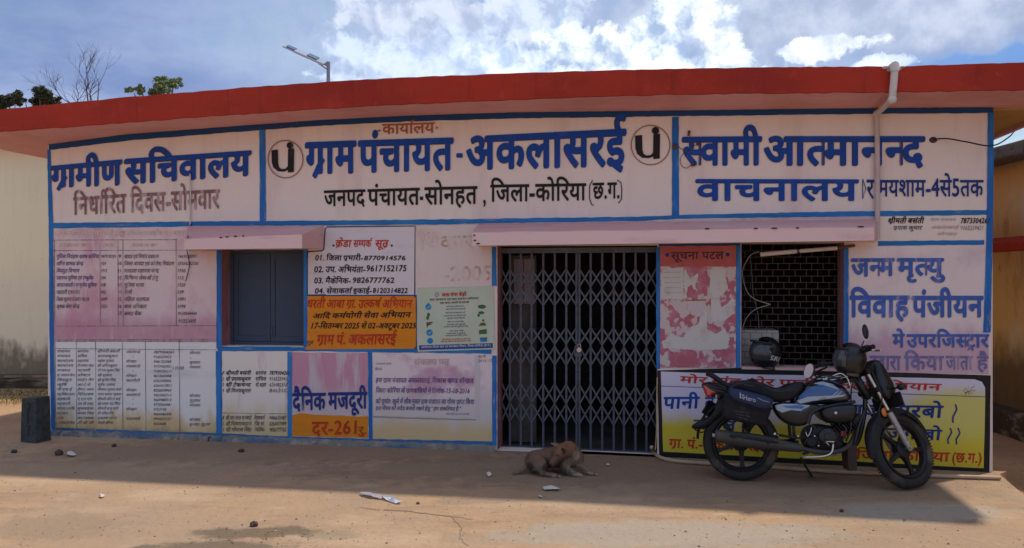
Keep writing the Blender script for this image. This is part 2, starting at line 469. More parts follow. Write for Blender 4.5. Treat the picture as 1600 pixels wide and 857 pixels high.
m_cream = paint('cream_wash', (.80, .72, .65), [('n', (.55, .36, .40), 3, .54, .62, VS, .4), ('z', (.64, .47, .22), .10, .45, .40, .9), ('n', (.2, .17, .14), 25, .66, .72, ST, .6)], .9, bump=(50, .3, .004))
m_wage = paint('wage_pink', (.60, .29, .38), [('n', (.62, .54, .55), 2.2, .47, .56, VS, .85), ('z', (.60, .54, .54), .40, .62, .2, .8), ('n', (.4, .14, .25), 9, .55, .7, VS, .35)], .9, bump=(50, .3, .004))
m_notice = paint('notice_pink', (.78, .64, .64), [('z', (.52, .22, .33), W(700, 560).z, W(700, 640).z, -.0 + .9, .0), ('n', (.52, .24, .36), 1.5, .48, .62, (1, 1, 1.2), .75), ('z', (.60, .55, .52), W(700, 640).z, W(700, 600).z, .25, .8), ('z', (.66, .46, .20), .13, .34, .25, .85)], .9, bump=(50, .3, .004))
m_ghost = paint('ghost_panel', (.72, .60, .56), [('n', (.62, .40, .36), 2.0, .48, .68, ST, .6), ('n', (.66, .60, .56), 6, .52, .62, VS, .6)], .9, bump=(50, .3, .004))
m_birth = paint('birth_panel', (.78, .66, .64), [('z', (.52, .26, .38), W(1440, 540).z, W(1440, 500).z, .5, .65), ('n', (.54, .34, .42), 1.8, .5, .7, ST, .5), ('n', (.64, .6, .6), 7, .58, .64, VS, .5)], .9, bump=(50, .3, .004))
m_blue = paint('blue_paint', (.014, .15, .40), [('n', (.03, .22, .55), 3, .48, .62, HS, .7), ('n', (.38, .36, .46), 8, .56, .70, HS, .65), ('z', (.10, .12, .16), -.02, .12, .25, .6)], .6, bump=(40, .2, .003))
m_darkblue = paint('dark_and_shaded_blue', (.008, .060, .20), [('n', (.03, .04, .14), 4, .5, .7, HS, .5), ('n', (.18, .10, .16), 5, .64, .72, ST, .6)], .6, bump=(40, .2, .003))  # dark outlines; on the top band, soffit shade put into the blue
m_vblue = paint('blue_paint_upright', (.014, .13, .42), [('n', (.04, .24, .58), 3, .48, .62, VS, .7), ('n', (.42, .38, .44), 8, .60, .70, VS, .6)], .6, bump=(40, .2, .003))
m_fascia = paint('red_oxide', (.41, .030, .012), [('n', (.27, .020, .010), 1.2, .42, .66, (.5, 1, 1), .8), ('n', (.22, .02, .012), 2.4, .55, .72, (5, 1, .35), .6), ('n', (.50, .07, .04), 3.1, .6, .75, (4, 1, .4), .5), ('n', (.52, .05, .03), 9, .55, .7, ST, .5), ('n', (.10, .03, .03), 30, .68, .72, ST, .7)], .75, bump=(30, .3, .006))
m_soffit = paint('pink_soffit', (.74, .38, .36), [('n', (.74, .46, .42), 3, .52, .66, (.6, 3, 1), .8), ('n', (.54, .22, .20), 1.0, .4, .7, ST, .6)], .9, bump=(14, .4, .02))
m_conc = paint('raw_concrete', (.25, .23, .21), [('n', (.12, .11, .10), 3, .45, .65, ST, .7), ('n', (.33, .31, .28), 14, .5, .7, ST, .5)], .95, bump=(30, .5, .01))
m_sunshade = paint('pink_sunshade', (.70, .40, .39), [('n', (.74, .52, .50), 2.0, .45, .65, HS, .6), ('n', (.52, .24, .28), 6, .55, .7, HS, .5), ('n', (.10, .05, .05), 11, .69, .72, (.5, 1, 1.4), .8)], .85, bump=(30, .3, .006))
m_foot = paint('scuffed_footing', (.22, .20, .18), [('n', (.06, .13, .24), 3.5, .48, .60, HS, .8), ('n', (.36, .30, .24), 7, .52, .62, ST, .7), ('n', (.07, .05, .04), 10, .58, .7, ST, .7)], .95, bump=(40, .7, .01))
m_jamb = paint('jamb_maroon', (.30, .12, .13), [('n', (.42, .22, .23), 5, .5, .65, VS, .6), ('n', (.12, .05, .05), 9, .55, .7, VS, .5)], .85, bump=(30, .3, .005))
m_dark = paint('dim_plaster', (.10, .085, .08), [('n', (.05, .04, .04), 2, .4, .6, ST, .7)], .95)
m_shutter = paint('slate_shutter', (.045, .065, .105), [('n', (.055, .075, .11), 2, .45, .65, VS, .6), ('n', (.02, .02, .03), 25, .64, .7, ST, .5)], .55, bump=(12, .15, .004))
m_gate = paint('gate_grey', (.10, .11, .14), [('n', (.07, .05, .045), 9, .5, .66, ST, .7), ('n', (.16, .19, .24), 5, .55, .7, ST, .5)], .5, metal=.4)
m_pvc = paint('pvc', (.62, .55, .50), [('n', (.42, .34, .28), 5, .5, .7, ST, .5)], .45)
m_whitepaint = paint('white_over_pvc', (.56, .46, .44), [('n', (.45, .30, .30), 6, .5, .7, ST, .5)], .7)
m_black = paint('black_enamel', (.012, .011, .012), [('n', (.04, .035, .035), 9, .55, .7, ST, .5)], .5)
m_orange = paint('orange_paint', (.72, .24, .012), [('n', (.62, .17, .01), 4, .45, .7, HS, .6), ('n', (.8, .4, .1), 14, .64, .72, ST, .4)], .7, bump=(40, .2, .003))
m_whitebox = paint('white_panel', (.70, .62, .64), [('n', (.50, .44, .50), 6, .5, .7, HS, .5)], .8, bump=(40, .2, .003))
m_paper = paint('paper', (.62, .58, .56), [('n', (.5, .42, .40), 8, .5, .7, ST, .5)], .9)
m_torn = paint('torn_paper_board', (.46, .13, .17), [('n', (.55, .26, .31), 5, .45, .6, ST, .7), ('n', (.60, .52, .50), 6, .50, .53, (1, 1, .8), .9), ('z', (.56, .50, .49), W(1090, 480).z, W(1090, 500).z, .6, .0)], .9, bump=(25, .4, .004))
m_boardhead = paint('board_head_red', (.46, .11, .10), [('n', (.52, .2, .19), 6, .5, .7, ST, .5)], .85)
def ink(name, c, wear=(.5, .42, .44), amt=.45, th=.58):
    return paint(name, c, [('n', wear, 7, th, th + .14, VS, amt), ('n', tuple(x * 1.8 + .01 for x in c), 4, .5, .7, ST, .4)], .7)
i_blue = ink('ink_royal', (.007, .058, .31), amt=.3, th=.62); i_brown = ink('ink_maroon', (.24, .11, .11), wear=(.6, .45, .43), amt=.8, th=.46)
i_edge = ink('ink_edge', (.08, .035, .07)); i_black = ink('ink_black', (.014, .010, .012), amt=.3, th=.62)
i_navy = ink('ink_navy', (.012, .035, .20)); i_or = ink('ink_rust', (.40, .10, .03)); i_red = ink('ink_red', (.50, .035, .012), amt=.2)
i_lblue = ink('ink_light_blue', (.05, .12, .42), wear=(.5, .36, .48), amt=.5, th=.52)
i_fade = ink('ink_faded', (.18, .16, .36), wear=(.50, .34, .45), amt=.7, th=.50)
i_grey = ink('ink_thin', (.14, .11, .12), wear=(.5, .42, .43), amt=.85, th=.44)
i_small = ink('ink_small', (.09, .07, .08), wear=(.5, .42, .43), amt=.7, th=.5)
i_ghost = ink('ink_ghost', (.50, .33, .25), wear=(.72, .58, .54), amt=.95, th=.40)
i_violet = ink('ink_violet', (.10, .05, .22), wear=(.5, .33, .42), amt=.6, th=.5)
i_circle = ink('ink_ring', (.30, .16, .10))
i_pale = ink('ink_pale', (.55, .38, .36), wear=(.58, .5, .48), amt=.5)
# ================================================================ GROUND
m_dirt = paint('dry_earth', (.42, .26, .15), [('n', (.24, .14, .08), .35, .45, .65, ST, .7), ('n', (.46, .33, .22), 1.3, .5, .7, ST, .6), ('n', (.18, .11, .07), 9, .58, .7, ST, .5), ('n', (.5, .4, .3), 40, .62, .7, ST, .4)], .97, bump=(9, .7, .05))
gp1 = G(370, 838); gp2 = G(60, 700)
WL = lambda x, y: (G(x, y).x, G(x, y).y)
sp = lambda c, x, y, rx, ry, amp, amt: ('s', c, *WL(x, y), rx, ry, amp, amt, (0, 1))
m_apron = paint('worn_concrete', (.43, .275, .160), [('n', (.36, .235, .15), .9, .48, .66, (.45, 1.6, 1), .7), ('n', (.54, .40, .27), 3.2, .56, .70, (.6, 1.6, 1), .6), ('n', (.30, .21, .14), 5.5, .60, .72, (.5, 1.3, 1), .6), ('n', (.26, .17, .11), 2.8, .52, .66, (.4, 1.5, 1), .55), ('n', (.58, .45, .32), 9, .62, .72, (.5, 1.4, 1), .5), 
    ('n', (.35, .25, .165), .5, .42, .62, ST, .8), ('n', (.50, .35, .225), 1.1, .5, .7, (.5, 1.3, 1), .8),
    ('n', (.34, .23, .155), 2.2, .54, .70, (.5, 1.5, 1), .55),
    ('n', (.22, .16, .11), 6, .60, .74, ST, .45), ('n', (.48, .38, .28), 26, .60, .70, ST, .4), ('n', (.16, .12, .09), 70, .62, .72, ST, .35),
    sp((.25, .165, .11), 480, 700, 3.2, .6, 1.6, .65), sp((.22, .145, .095), 900, 732, 2.6, .6, 1.5, .6), sp((.24, .165, .115), 1230, 755, 1.9, .6, 1.4, .55),
    sp((.13, .095, .06), 405, 828, .42, .13, 2.2, .8), sp((.14, .105, .07), 330, 851, .5, .12, 2.4, .8), sp((.26, .21, .13), 520, 833, .2, .1, 1.5, .6),
    sp((.26, .19, .13), 80, 815, .5, .3, 1.8, .5), sp((.27, .2, .15), 740, 782, .35, .09, 1.5, .6),
    sp((.36, .33, .28), 1050, 835, 1.2, .3, 1.5, .6), sp((.42, .40, .34), 1430, 800, .7, .25, 1.5, .5)],
    .95, bump=(16, .8, .03))
def sheet_xy(name, poly, z, mat, kind='structure', grid=None, amp=0.0, edge=None):
    b = MB(); b.add([(x, y, z) for x, y in poly], [tuple(range(len(poly)))])
    if edge: 
        k = len(poly); b.add([(x, y, z) for x, y in poly] + [(x, y, z - edge) for x, y in poly], [(i, (i + 1) % k, k + (i + 1) % k, k + i) for i in range(k)])
    return b.build(name, mat, kind=kind)
def hterr(x, y):
    d = 0.0
    if x > 4.7: d = -.07
    return d + .02 * math.sin(x * 1.7 + y) * math.cos(y * 1.3)
# earth: one sheet to the horizon, finer near the yard
gx = [-400, -120, -50, -25] + [-16 + .8 * i for i in range(41)] + [25, 50, 120, 400]
gy = [-60, -15] + [-2 + .8 * i for i in range(36)] + [35, 60, 150, 600]
vs = [(x, y, -.13 + (hterr(x, y) if abs(x) < 17 and -3 < y < 27 else 0) + random.uniform(-.012, .012)) for y in gy for x in gx]
nx = len(gx); fs = [(j * nx + i, j * nx + i + 1, (j + 1) * nx + i + 1, (j + 1) * nx + i) for j in range(len(gy) - 1) for i in range(nx - 1)]
MB().add(vs, fs).build('ground', m_dirt, smooth=True, kind='structure')
# concrete apron in front of the office
pa = [G(1562, 741), G(1600, 776), G(1680, 850)]
wr = loc2w((9.42, 0.05, 0)); wl = loc2w((-.10, .2, 0)); 
lft = G(0, 682)
poly = [(wr.x, wr.y), (pa[0].x, pa[0].y), (pa[1].x + .02, pa[1].y), (4.75, 3.9), (4.9, 1.5), (4.8, -3), (-8, -3), (-9, 7.4), (lft.x - .4, lft.y - .1), (lft.x + .2, lft.y + .05), (wl.x - .05, wl.y + .02)]
poly = [(x + random.uniform(-.01, .01), y) for x, y in poly]
def gz(x): return .0095 * (x - .3) if x < .3 else 0.0
def clip_side(P, sgn):
    out = []
    for i in range(len(P)):
        a, c = P[i], P[(i + 1) % len(P)]; ia, ic = (a[0] - .3) * sgn >= 0, (c[0] - .3) * sgn >= 0
        if ia: out.append(a)
        if ia != ic: t = (.3 - a[0]) / (c[0] - a[0]); out.append((.3, a[1] + t * (c[1] - a[1])))
    return out
b = MB()
for sgn in (1, -1):
    q = clip_side(poly, sgn); b.add([(x, y, gz(x)) for x, y in q], [tuple(range(len(q)))])
k = len(poly); b.add([(x, y, gz(x)) for x, y in poly] + [(x, y, gz(x) - .14) for x, y in poly], [(i, (i + 1) % k, k + (i + 1) % k, k + i) for i in range(k)])
b.build('concrete_yard', m_apron, kind='structure')
m_crack = paint('crack_dirt', (.22, .15, .10), rough=1)
for pts, w in (([(600, 795), (640, 797), (670, 802), (705, 806), (722, 825), (718, 840), (735, 856)], .7), ([(560, 790), (575, 793), (600, 795)], .5), ([(705, 806), (745, 812)], .5)):
    pp = []
    for a, b_ in zip(pts, pts[1:]):
        for j in range(5):
            t = j / 5; pp.append((a[0] + (b_[0] - a[0]) * t + random.uniform(-2, 2), a[1] + (b_[1] - a[1]) * t + random.uniform(-.7, .7)))
    o = pxline(pp, w, .004, 'crack', m_crack, None, mapf=lambda x, y, o: (lambda g: Vector((g.x, g.y, gz(g.x) + .004)))(G(x, y, 0))); o['kind'] = 'structure'
# ================================================================ THE OFFICE
office = empty('panchayat_office', 'long single-storey village office with red roof edge and hand-painted Hindi signs', 'building', M=MW)
WALLTOP = [(-60, 244), (76, 227), (200, 211), (400, 196), (500, 189), (640, 182), (800, 177), (1060, 174), (1390, 170), (1553, 169), (1650, 167)]
def interp(pl, x):
    for a, b in zip(pl, pl[1:]):
        if x <= b[0] or b is pl[-1]: return a[1] + (b[1] - a[1]) * (x - a[0]) / (b[0] - a[0])
TOPZ = [(W(x, y).x, W(x, y).z) for x, y in WALLTOP]
ztop = lambda u: interp(TOPZ, u)
U0, U1 = W(75, 450).x, W(1551, 450).x
def op(xl, xr, tl, tr, bl, br):
    a, b = W(xl, (tl + bl) / 2).x, W(xr, (tr + br) / 2).x
    return dict(u0=a, u1=b, t0=W(xl, tl).z, t1=W(xr, tr).z, b0=W(xl, bl).z, b1=W(xr, br).z)
WIN = op(346, 475, 389, 389, 541, 542); GATE = op(777, 1027, 384, 383, 720, 735); RW = op(1158, 1319, 380, 379, 577, 581)
GATE['b0'] = GATE['b1'] = 0.0
OPS = [WIN, GATE, RW]
brk = sorted(set([U0, U1] + [o[k] for o in OPS for k in ('u0', 'u1')] + [u for u, z in TOPZ if U0 < u < U1]))
b = MB()
def lin(o, k, u): t = (u - o['u0']) / (o['u1'] - o['u0']); return o[k + '0'] + (o[k + '1'] - o[k + '0']) * t
for a, c in zip(brk, brk[1:]):
    mid = (a + c) / 2; o = next((o for o in OPS if o['u0'] < mid < o['u1']), None)
    spans = [((-.25, -.25), (ztop(a), ztop(c)))] if not o else [((-.25, -.25), (lin(o, 'b', a), lin(o, 'b', c))), ((lin(o, 't', a), lin(o, 't', c)), (ztop(a), ztop(c)))]
    for (z0, z1), (z2, z3) in spans: b.add([(a, 0, z0), (c, 0, z1), (c, 0, z3), (a, 0, z2)], [(0, 1, 2, 3)])
TH = .24
for o in OPS:      # reveals
    q = [(o['u0'], o['b0']), (o['u1'], o['b1']), (o['u1'], o['t1']), (o['u0'], o['t0'])]
    for i in (1, 2, 3, 0):
        p, r = q[i], q[(i + 1) % 4]
        b.add([(p[0], 0, p[1]), (r[0], 0, r[1]), (r[0], TH, r[1]), (p[0], TH, p[1])], [(0, 1, 2, 3)])
# side and back walls, inner faces
zt0, zt1 = ztop(U0) + .02, ztop(U1) + .02
b.add([(U0, 0, -.25), (U0, 6, -.25), (U0, 6, zt0), (U0, 0, zt0), (U1, 0, -.25), (U1, 6, -.25), (U1, 6, zt1), (U1, 0, zt1)], [(0, 1, 2, 3), (4, 5, 6, 7), (1, 5, 6, 2)])
wall = b.build('wall', m_wall, office)
# rooms behind the gate and the right window
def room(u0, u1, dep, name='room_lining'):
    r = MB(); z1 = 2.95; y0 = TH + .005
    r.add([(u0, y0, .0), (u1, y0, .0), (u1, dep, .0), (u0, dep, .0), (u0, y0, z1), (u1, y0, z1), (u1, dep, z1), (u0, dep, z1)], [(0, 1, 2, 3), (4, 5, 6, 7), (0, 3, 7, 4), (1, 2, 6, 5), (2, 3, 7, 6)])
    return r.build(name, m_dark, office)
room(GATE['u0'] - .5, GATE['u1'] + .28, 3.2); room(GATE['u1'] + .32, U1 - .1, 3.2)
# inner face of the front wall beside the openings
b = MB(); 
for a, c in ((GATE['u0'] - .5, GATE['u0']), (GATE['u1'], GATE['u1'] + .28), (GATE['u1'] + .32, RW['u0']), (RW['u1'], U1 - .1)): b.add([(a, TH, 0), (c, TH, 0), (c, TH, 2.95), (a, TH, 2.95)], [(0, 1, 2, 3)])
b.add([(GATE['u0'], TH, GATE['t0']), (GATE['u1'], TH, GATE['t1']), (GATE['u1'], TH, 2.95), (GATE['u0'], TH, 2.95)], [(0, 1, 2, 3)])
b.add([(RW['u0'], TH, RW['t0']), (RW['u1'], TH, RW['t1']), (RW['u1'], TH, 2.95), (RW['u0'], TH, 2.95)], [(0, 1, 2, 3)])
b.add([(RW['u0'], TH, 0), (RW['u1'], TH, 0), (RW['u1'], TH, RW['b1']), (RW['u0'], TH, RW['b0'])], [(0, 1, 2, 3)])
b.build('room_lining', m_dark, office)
# ---- roof
OV = .55
FT = [(-70, 181), (0, 171.5), (100, 161.5), (200, 152), (300, 144), (400, 135.5), (500, 129), (600, 123), (700, 118.5), (800, 115), (920, 111), (1040, 108), (1200, 105.5), (1380, 104), (1386, 108), (1393, 112), (1401, 109), (1407, 104), (1500, 101), (1600, 98), (1700, 94)]
FB = [(-70, 212), (0, 207), (100, 200), (300, 185), (500, 171), (640, 164), (800, 157), (1040, 149), (1390, 145), (1600, 141.5), (1700, 140)]
xs = sorted(set([-66] + list(range(-50, 1726, 13)) + [p[0] for p in FT if 1370 < p[0] < 1410]))
xs = [x for x in xs if x <= 1725]
sec = []
for x in xs:
    ft = W(x, interp(FT, x) + random.uniform(-.6, .6), OV); fb = W(x, interp(FB, x) + random.uniform(-.9, .9), OV - .03)
    sec.append((ft.x, ft.z, fb.z))
b = MB(); n = len(sec)
RB = 6.5
for (u, zt, zb) in sec:
    u2 = u if U0 < u < U1 else u
    b.v += [Vector((u, -OV + .03, zb + .004)), Vector((u, -.0, ztop(u) + .006)), Vector((u, RB, ztop(u) + .006)), Vector((u, RB, 3.42)), Vector((u, -OV + .03, min(zt, 3.5) - .012))]
for i in range(n - 1):
    for j in range(5): b.f.append((i * 5 + j, i * 5 + (j + 1) % 5, (i + 1) * 5 + (j + 1) % 5, (i + 1) * 5 + j))
b.f += [(4, 3, 2, 1, 0), tuple((n - 1) * 5 + j for j in range(5))]
roof = b.build('roof', m_soffit, office)
b = MB()
for (u, zt, zb) in sec: b.v += [Vector((u, -OV, zb)), Vector((u, -OV, zt)), Vector((u, -OV + .06, zt + .004)), Vector((u, -OV + .027, zb))]
for i in range(n - 1):
    for j in range(4): b.f.append((i * 4 + j, i * 4 + (j + 1) % 4, (i + 1) * 4 + (j + 1) % 4, (i + 1) * 4 + j))
b.f += [(0, 1, 2, 3), tuple((n - 1) * 4 + j for j in range(4))]
b.build('fascia', m_fascia, roof)
# right end of the roof seen from below: ochre-stained side soffit, mortar lip under the left end
b = MB(); u = sec[-1][0]; b.box((u - .02, -OV + .1, ztop(U1) - .05), (u + .03, RB, ztop(U1) + .01)); b.build('drip_edge', m_soffit, roof)
m_ochre = paint('ochre_soffit', (.50, .30, .10), [('n', (.45, .18, .15), 2, .5, .6, ST, .8)], .9)
b = MB(); b.box((U1 + .005, .06, ztop(U1) - .012), (u - .03, RB, ztop(U1) + .002)); b.build('side_soffit', m_ochre, roof)
# white plaster chips round the spout notch
b = MB()
for cx_, cy_, r_ in ((1384, 106, 4), (1390, 110, 3.2), (1404, 108, 3.4), (1410, 105, 2.5)):
    c_ = W(cx_, cy_, OV + .004); s_ = r_ * .0052
    b.ball(c_, (s_ * 1.5, .012, s_ * .7), 7, 5)
b.build('plaster_patch', paint('plaster', (.45, .38, .33)), roof)
# ---- sunshades
def shade(name, ux, fr_t, fr_b, bk, ov, parent, chips, ends):
    """ux: list of x pixels of front; fr_t/fr_b front edge top, bottom y; bk: wall top y"""
    b = MB(); k = len(ux)
    for i, (xf, xb) in enumerate(ux):
        ft, fb, bt = fr_t[i], fr_b[i], bk[i]
        u = W(xf, ft, ov).x; ub = W(xb, bt, 0).x
        j = random.uniform(-.006, .006)
        b.v += [Vector((u, -ov, W(xf, fb, ov).z)), Vector((u, -ov, W(xf, ft, ov).z + j)), Vector((ub, .0, W(xb, bt).z)), Vector((ub, .0, W(xf, fb, ov).z + .01))]
    for i in range(k - 1):
        for j in range(4): b.f.append((i * 4 + j, i * 4 + (j + 1) % 4, (i + 1) * 4 + (j + 1) % 4, (i + 1) * 4 + j))
    b.f += [(0, 1, 2, 3), tuple((k - 1) * 4 + j for j in range(4))]
    o = b.build('sunshade', m_sunshade, parent)
    # front lip a shade paler, with knocked-off chips along its top arris
    b = MB()
    for (xf, xb), ft, fb in zip(ux, fr_t, fr_b):
        p, q = W(xf, ft + .8, ov + .004), W(xf, fb + .3, ov + .004); b.v += [q, p, p + Vector((0, .02, 0)), q + Vector((0, .02, 0))]
    for i in range(k - 1):
        for j in range(4): b.f.append((i * 4 + j, i * 4 + (j + 1) % 4, (i + 1) * 4 + (j + 1) % 4, (i + 1) * 4 + j))
    b.build('sunshade_lip', m_lip, o)
    b = MB()
    for (x, y, w) in chips:
        c_ = W(x, y, ov + .006); b.ball(c_, (w * .0028, .008, .0075), 8, 5)
    if chips: b.build('broken_edge', m_chip, o)
    return o
m_lip = paint('sunshade_lip_pink', (.76, .54, .52), [('n', (.56, .32, .34), 4, .5, .7, HS, .6), ('n', (.68, .56, .54), 9, .56, .66, ST, .6)], .85, bump=(30, .3, .005))
m_chip = paint('chipped_core', (.09, .05, .05), rough=1)
xf = [288 + (472 - 288) * i / 8 for i in range(9)]
shade('s', [(x, x + 6 + 27 * (i / 8) ** 1) for i, x in enumerate(xf)], [373 - 7 * i / 8 for i in range(9)], [390 - 2 * i / 8 for i in range(9)], [353] * 9, .42, office, [(345, 371.5, 6), (355, 370.5, 7), (368, 369.5, 8), (380, 369, 5)], 0)
xf = [738 + (1366 - 738) * i / 20 for i in range(21)]
shade('s', [(x, x + 10 - 6 * (i / 20)) for i, x in enumerate(xf)], [363 - 8 * i / 20 for i in range(21)], [384 - 8 * i / 20 for i in range(21)], [350 - 7 * i / 20 for i in range(21)], .40, office, [(1105, 357.6, 8), (1181, 357.2, 7), (1210, 357, 10), (1246, 356.5, 5), (1345, 354.5, 10), (741, 368, 4), (742, 376, 5), (747, 381, 7)], 0)
# ---- painted panels and bands (every one a thin coat on the plaster)
P2, P4, P6 = .002, .004, .0062
tb = [(76, 225, 235), (200, 210, 220), (400, 194, 204), (500, 187.5, 197), (640, 180.5, 190), (800, 176, 185.5), (1060, 173, 182), (1390, 169.5, 178), (1552, 168.5, 177)]
mid = [(78, 349, 357), (400, 345.5, 353), (505, 345, 352.5), (700, 343, 351), (800, 341.5, 348.5), (1000, 339, 345.5), (1065, 336, 342), (1300, 331, 339), (1545, 328.5, 336)]
band = lambda *a, **k: hband(*a, **k)
band(tb, P4, 'painted_band', m_darkblue, office); band(mid, P4, 'painted_band', m_blue, office)
band([(1372, 377, 384.5), (1538, 375.5, 382.7)], P4, 'painted_band', m_blue, office)
band([(80, 668, 676), (150, 671, 679), (335, 677, 686), (455, 682.5, 690), (575, 686, 694), (770, 690, 700)], P4, 'painted_band', m_blue, office)
band([(340, 541.5, 549), (480, 542.5, 549), (650, 545.5, 551.5), (768, 546.5, 553)], P4, 'painted_band', m_blue, office)
band([(1029, 379, 385), (1157, 378, 384.5)], P4, 'painted_band', m_darkblue, office)
b_v = lambda *a: vband(a[0], P6, 'painted_band', a[1], office)
b_v([(234, 73.5, 78.5), (350, 76, 83), (520, 77, 84), (674, 80, 86)], m_vblue)
b_v([(203, 405, 414.5), (347, 406, 415.5)], m_vblue); b_v([(183, 1050, 1060.5), (338, 1050, 1061)], m_vblue)
b_v([(177, 1543.5, 1553), (335, 1542, 1552), (520, 1536.5, 1548)], m_vblue)
b_v([(391, 338.5, 346), (545, 338, 346)], m_vblue); b_v([(390, 474.5, 481), (543, 474.5, 480)], m_vblue)
b_v([(549, 337, 346.5), (678, 338, 347)], m_vblue); b_v([(550, 449, 456), (684, 449.5, 456)], m_vblue)
b_v([(551, 575, 581.5), (688, 576, 582)], m_vblue); b_v([(556, 769, 776), (696, 769, 776)], m_vblue)
b_v([(386, 768.5, 775.5), (447, 769, 776)], m_vblue)
b_v([(386, 1025.5, 1031.5), (577, 1025.5, 1031.5)], m_vblue); b_v([(384, 1150, 1157.5), (575, 1149.5, 1157)], m_vblue)
b_v([(384, 1318.5, 1326), (580, 1318.5, 1326)], m_vblue)
def panel(pts, mat, n=14, jit=.5, off=P2): return pxpoly(pts, off, 'painted_panel', mat, office, n, jit)
pn_tab = panel([(82, 357), (200, 356), (338, 354), (339, 533), (84, 532)], m_table)
pn_low = panel([(85, 534), (338, 535), (338, 678), (86, 670)], m_tablelow)
pn_list = panel([(347, 549), (449, 549), (449, 683), (347, 680)], m_cream)
pn_wage = panel([(456, 551), (575, 552), (575, 687), (456, 684)], m_wage)
pn_oath = panel([(582, 552), (769, 556), (769, 691), (582, 688)], m_notice)
pn_ghost = panel([(651, 353), (768, 351), (768, 448), (651, 450)], m_ghost)
pn_birth = panel([(1327, 385), (1543, 383), (1545, 585), (1327, 583)], m_birth)
pn_strip = panel([(510, 353), (735, 350.5), (1060, 344), (1370, 337), (1370, 352), (740, 362), (512, 362)], m_pinkwall, off=.0012)
pn_chead = panel([(300, 355), (508, 352.5), (505, 390), (340, 391), (300, 391)], m_pinkwall, off=.0013)
# rough concrete footing below the blue line
for xs_, xe_ in ((82, 200), (200, 330), (330, 455), (455, 590), (590, 775)):
    k_ = int((xe_ - xs_) / 6); vs_ = []; fs_ = []
    for i in range(k_ + 1):
        x = xs_ + (xe_ - xs_) * i / k_; yt = 671.5 + (x - 80) * .0345 + random.uniform(-1.2, 1.2); d_ = random.uniform(.012, .05)
        p_ = W(x, yt, 0); vs_ += [Vector((p_.x, -.001, p_.z)), Vector((p_.x, -d_, p_.z - random.uniform(.004, .02))), Vector((p_.x, -d_ - random.uniform(.02, .07), -.09))]
    for i in range(k_): fs_ += [(3 * i, 3 * i + 3, 3 * i + 4, 3 * i + 1), (3 * i + 1, 3 * i + 4, 3 * i + 5, 3 * i + 2)]
    MB().add(vs_, fs_).build('footing', m_foot, office)
# ---- big lettering
def L(s, q, m, bold=.02, parent=office, **k): return lettering(s, q, m, parent, bold=bold, **k)
def L2(s, q, m, bold, edge=i_edge, sh=(-1.6, 1.4), **k):
    L(s, q, edge, bold=bold + .004, off=.0068, shift=sh, **k); return L(s, q, m, bold=bold, off=.0088, **k)
L2('ग्रामीण', (80, 191, 259.5, 249, 293, 289), i_blue, .024); L2('सचिवालय', (195, 393, 248.5, 235, 288, 274), i_blue, .024)
L('निर्धारित', (114, 197, 309, 303, 336.5, 333), i_brown, .022); L('दिवस-सोमवार', (203, 343, 303, 296, 333, 326), i_brown, .022)
L('कार्यालय', (597, 679, 194.5, 191.5, 210.5, 208), i_or, .016)
def dots(pts, r, m, parent=office, name='lettering', mapf=None):
    b = MB()
    for k, (x, y) in enumerate(pts):
        v = [(mapf or (lambda a, c, o: W(a, c, o)))(x + r * math.cos(t * math.pi / 6), y + r * math.sin(t * math.pi / 6), .0085) for t in range(12)]; b.add(v, [tuple(reversed(range(12)))])
    return b.build(name, m, parent)
dots([(592.5, 204.5), (682.5, 200)], 1.8, i_or)
L2('ग्राम', (477, 557, 222.5, 219.5, 272, 271), i_blue, .026, sh=(-.8, .8)); L2('पंचायत', (560, 709, 219.5, 215, 270.5, 266), i_blue, .026, sh=(-.8, .8))
L('-', (713, 723, 223, 223, 255, 255), i_blue, .03); L2('अकलासरई', (729, 979, 213.5, 201, 266, 260), i_blue, .026, sh=(-.8, .8))
L('जनपद', (506, 571, 298, 296, 323, 321.5), i_black, .02); L('पंचायत', (574, 656, 296, 293.5, 322, 320.5), i_black, .02)
L('-', (656, 661, 293, 293, 320, 320), i_black, .02); L('सोनहत', (663, 746, 293, 291, 320.5, 319), i_black, .02)
L(',', (755, 759, 292, 292, 319, 319), i_black, .02)
L('जिला-कोरिया', (766, 916, 289, 286.5, 316, 313.5), i_black, .02)
b_ = L('छ.ग.', (926, 968, 286, 285, 311.5, 310.5), i_black, .02)
pxline([(926, 282), (921.5, 290), (921, 310), (924.5, 320), (928, 321)], 1.5, .0085, 'lettering', i_black, office)
pxline([(964, 282), (970, 285), (971.5, 295), (971, 312), (966, 318)], 1.5, .0085, 'lettering', i_black, office)
L2('स्वामी', (1066, 1191, 214, 213, 259, 258.5), i_blue, .026, sh=(-.9, .9)); L2('आत्मानन्द', (1194, 1446, 213, 213, 259, 259), i_blue, .026, sh=(-.9, .9))
L2('वाचनालय', (1087, 1342, 280, 280.5, 314, 314), i_blue, .022, sh=(-.6, .6))
L('र', (1354, 1366, 281, 281, 311, 311), i_navy, .014); L('मयशाम-4से5तक', (1372, 1537, 281.5, 281.5, 307.5, 307.5), i_navy, .016)
pxline([(1348, 280), (1353, 295), (1348, 311), (1348, 280)], 1.3, .0085, 'lettering', i_navy, office)
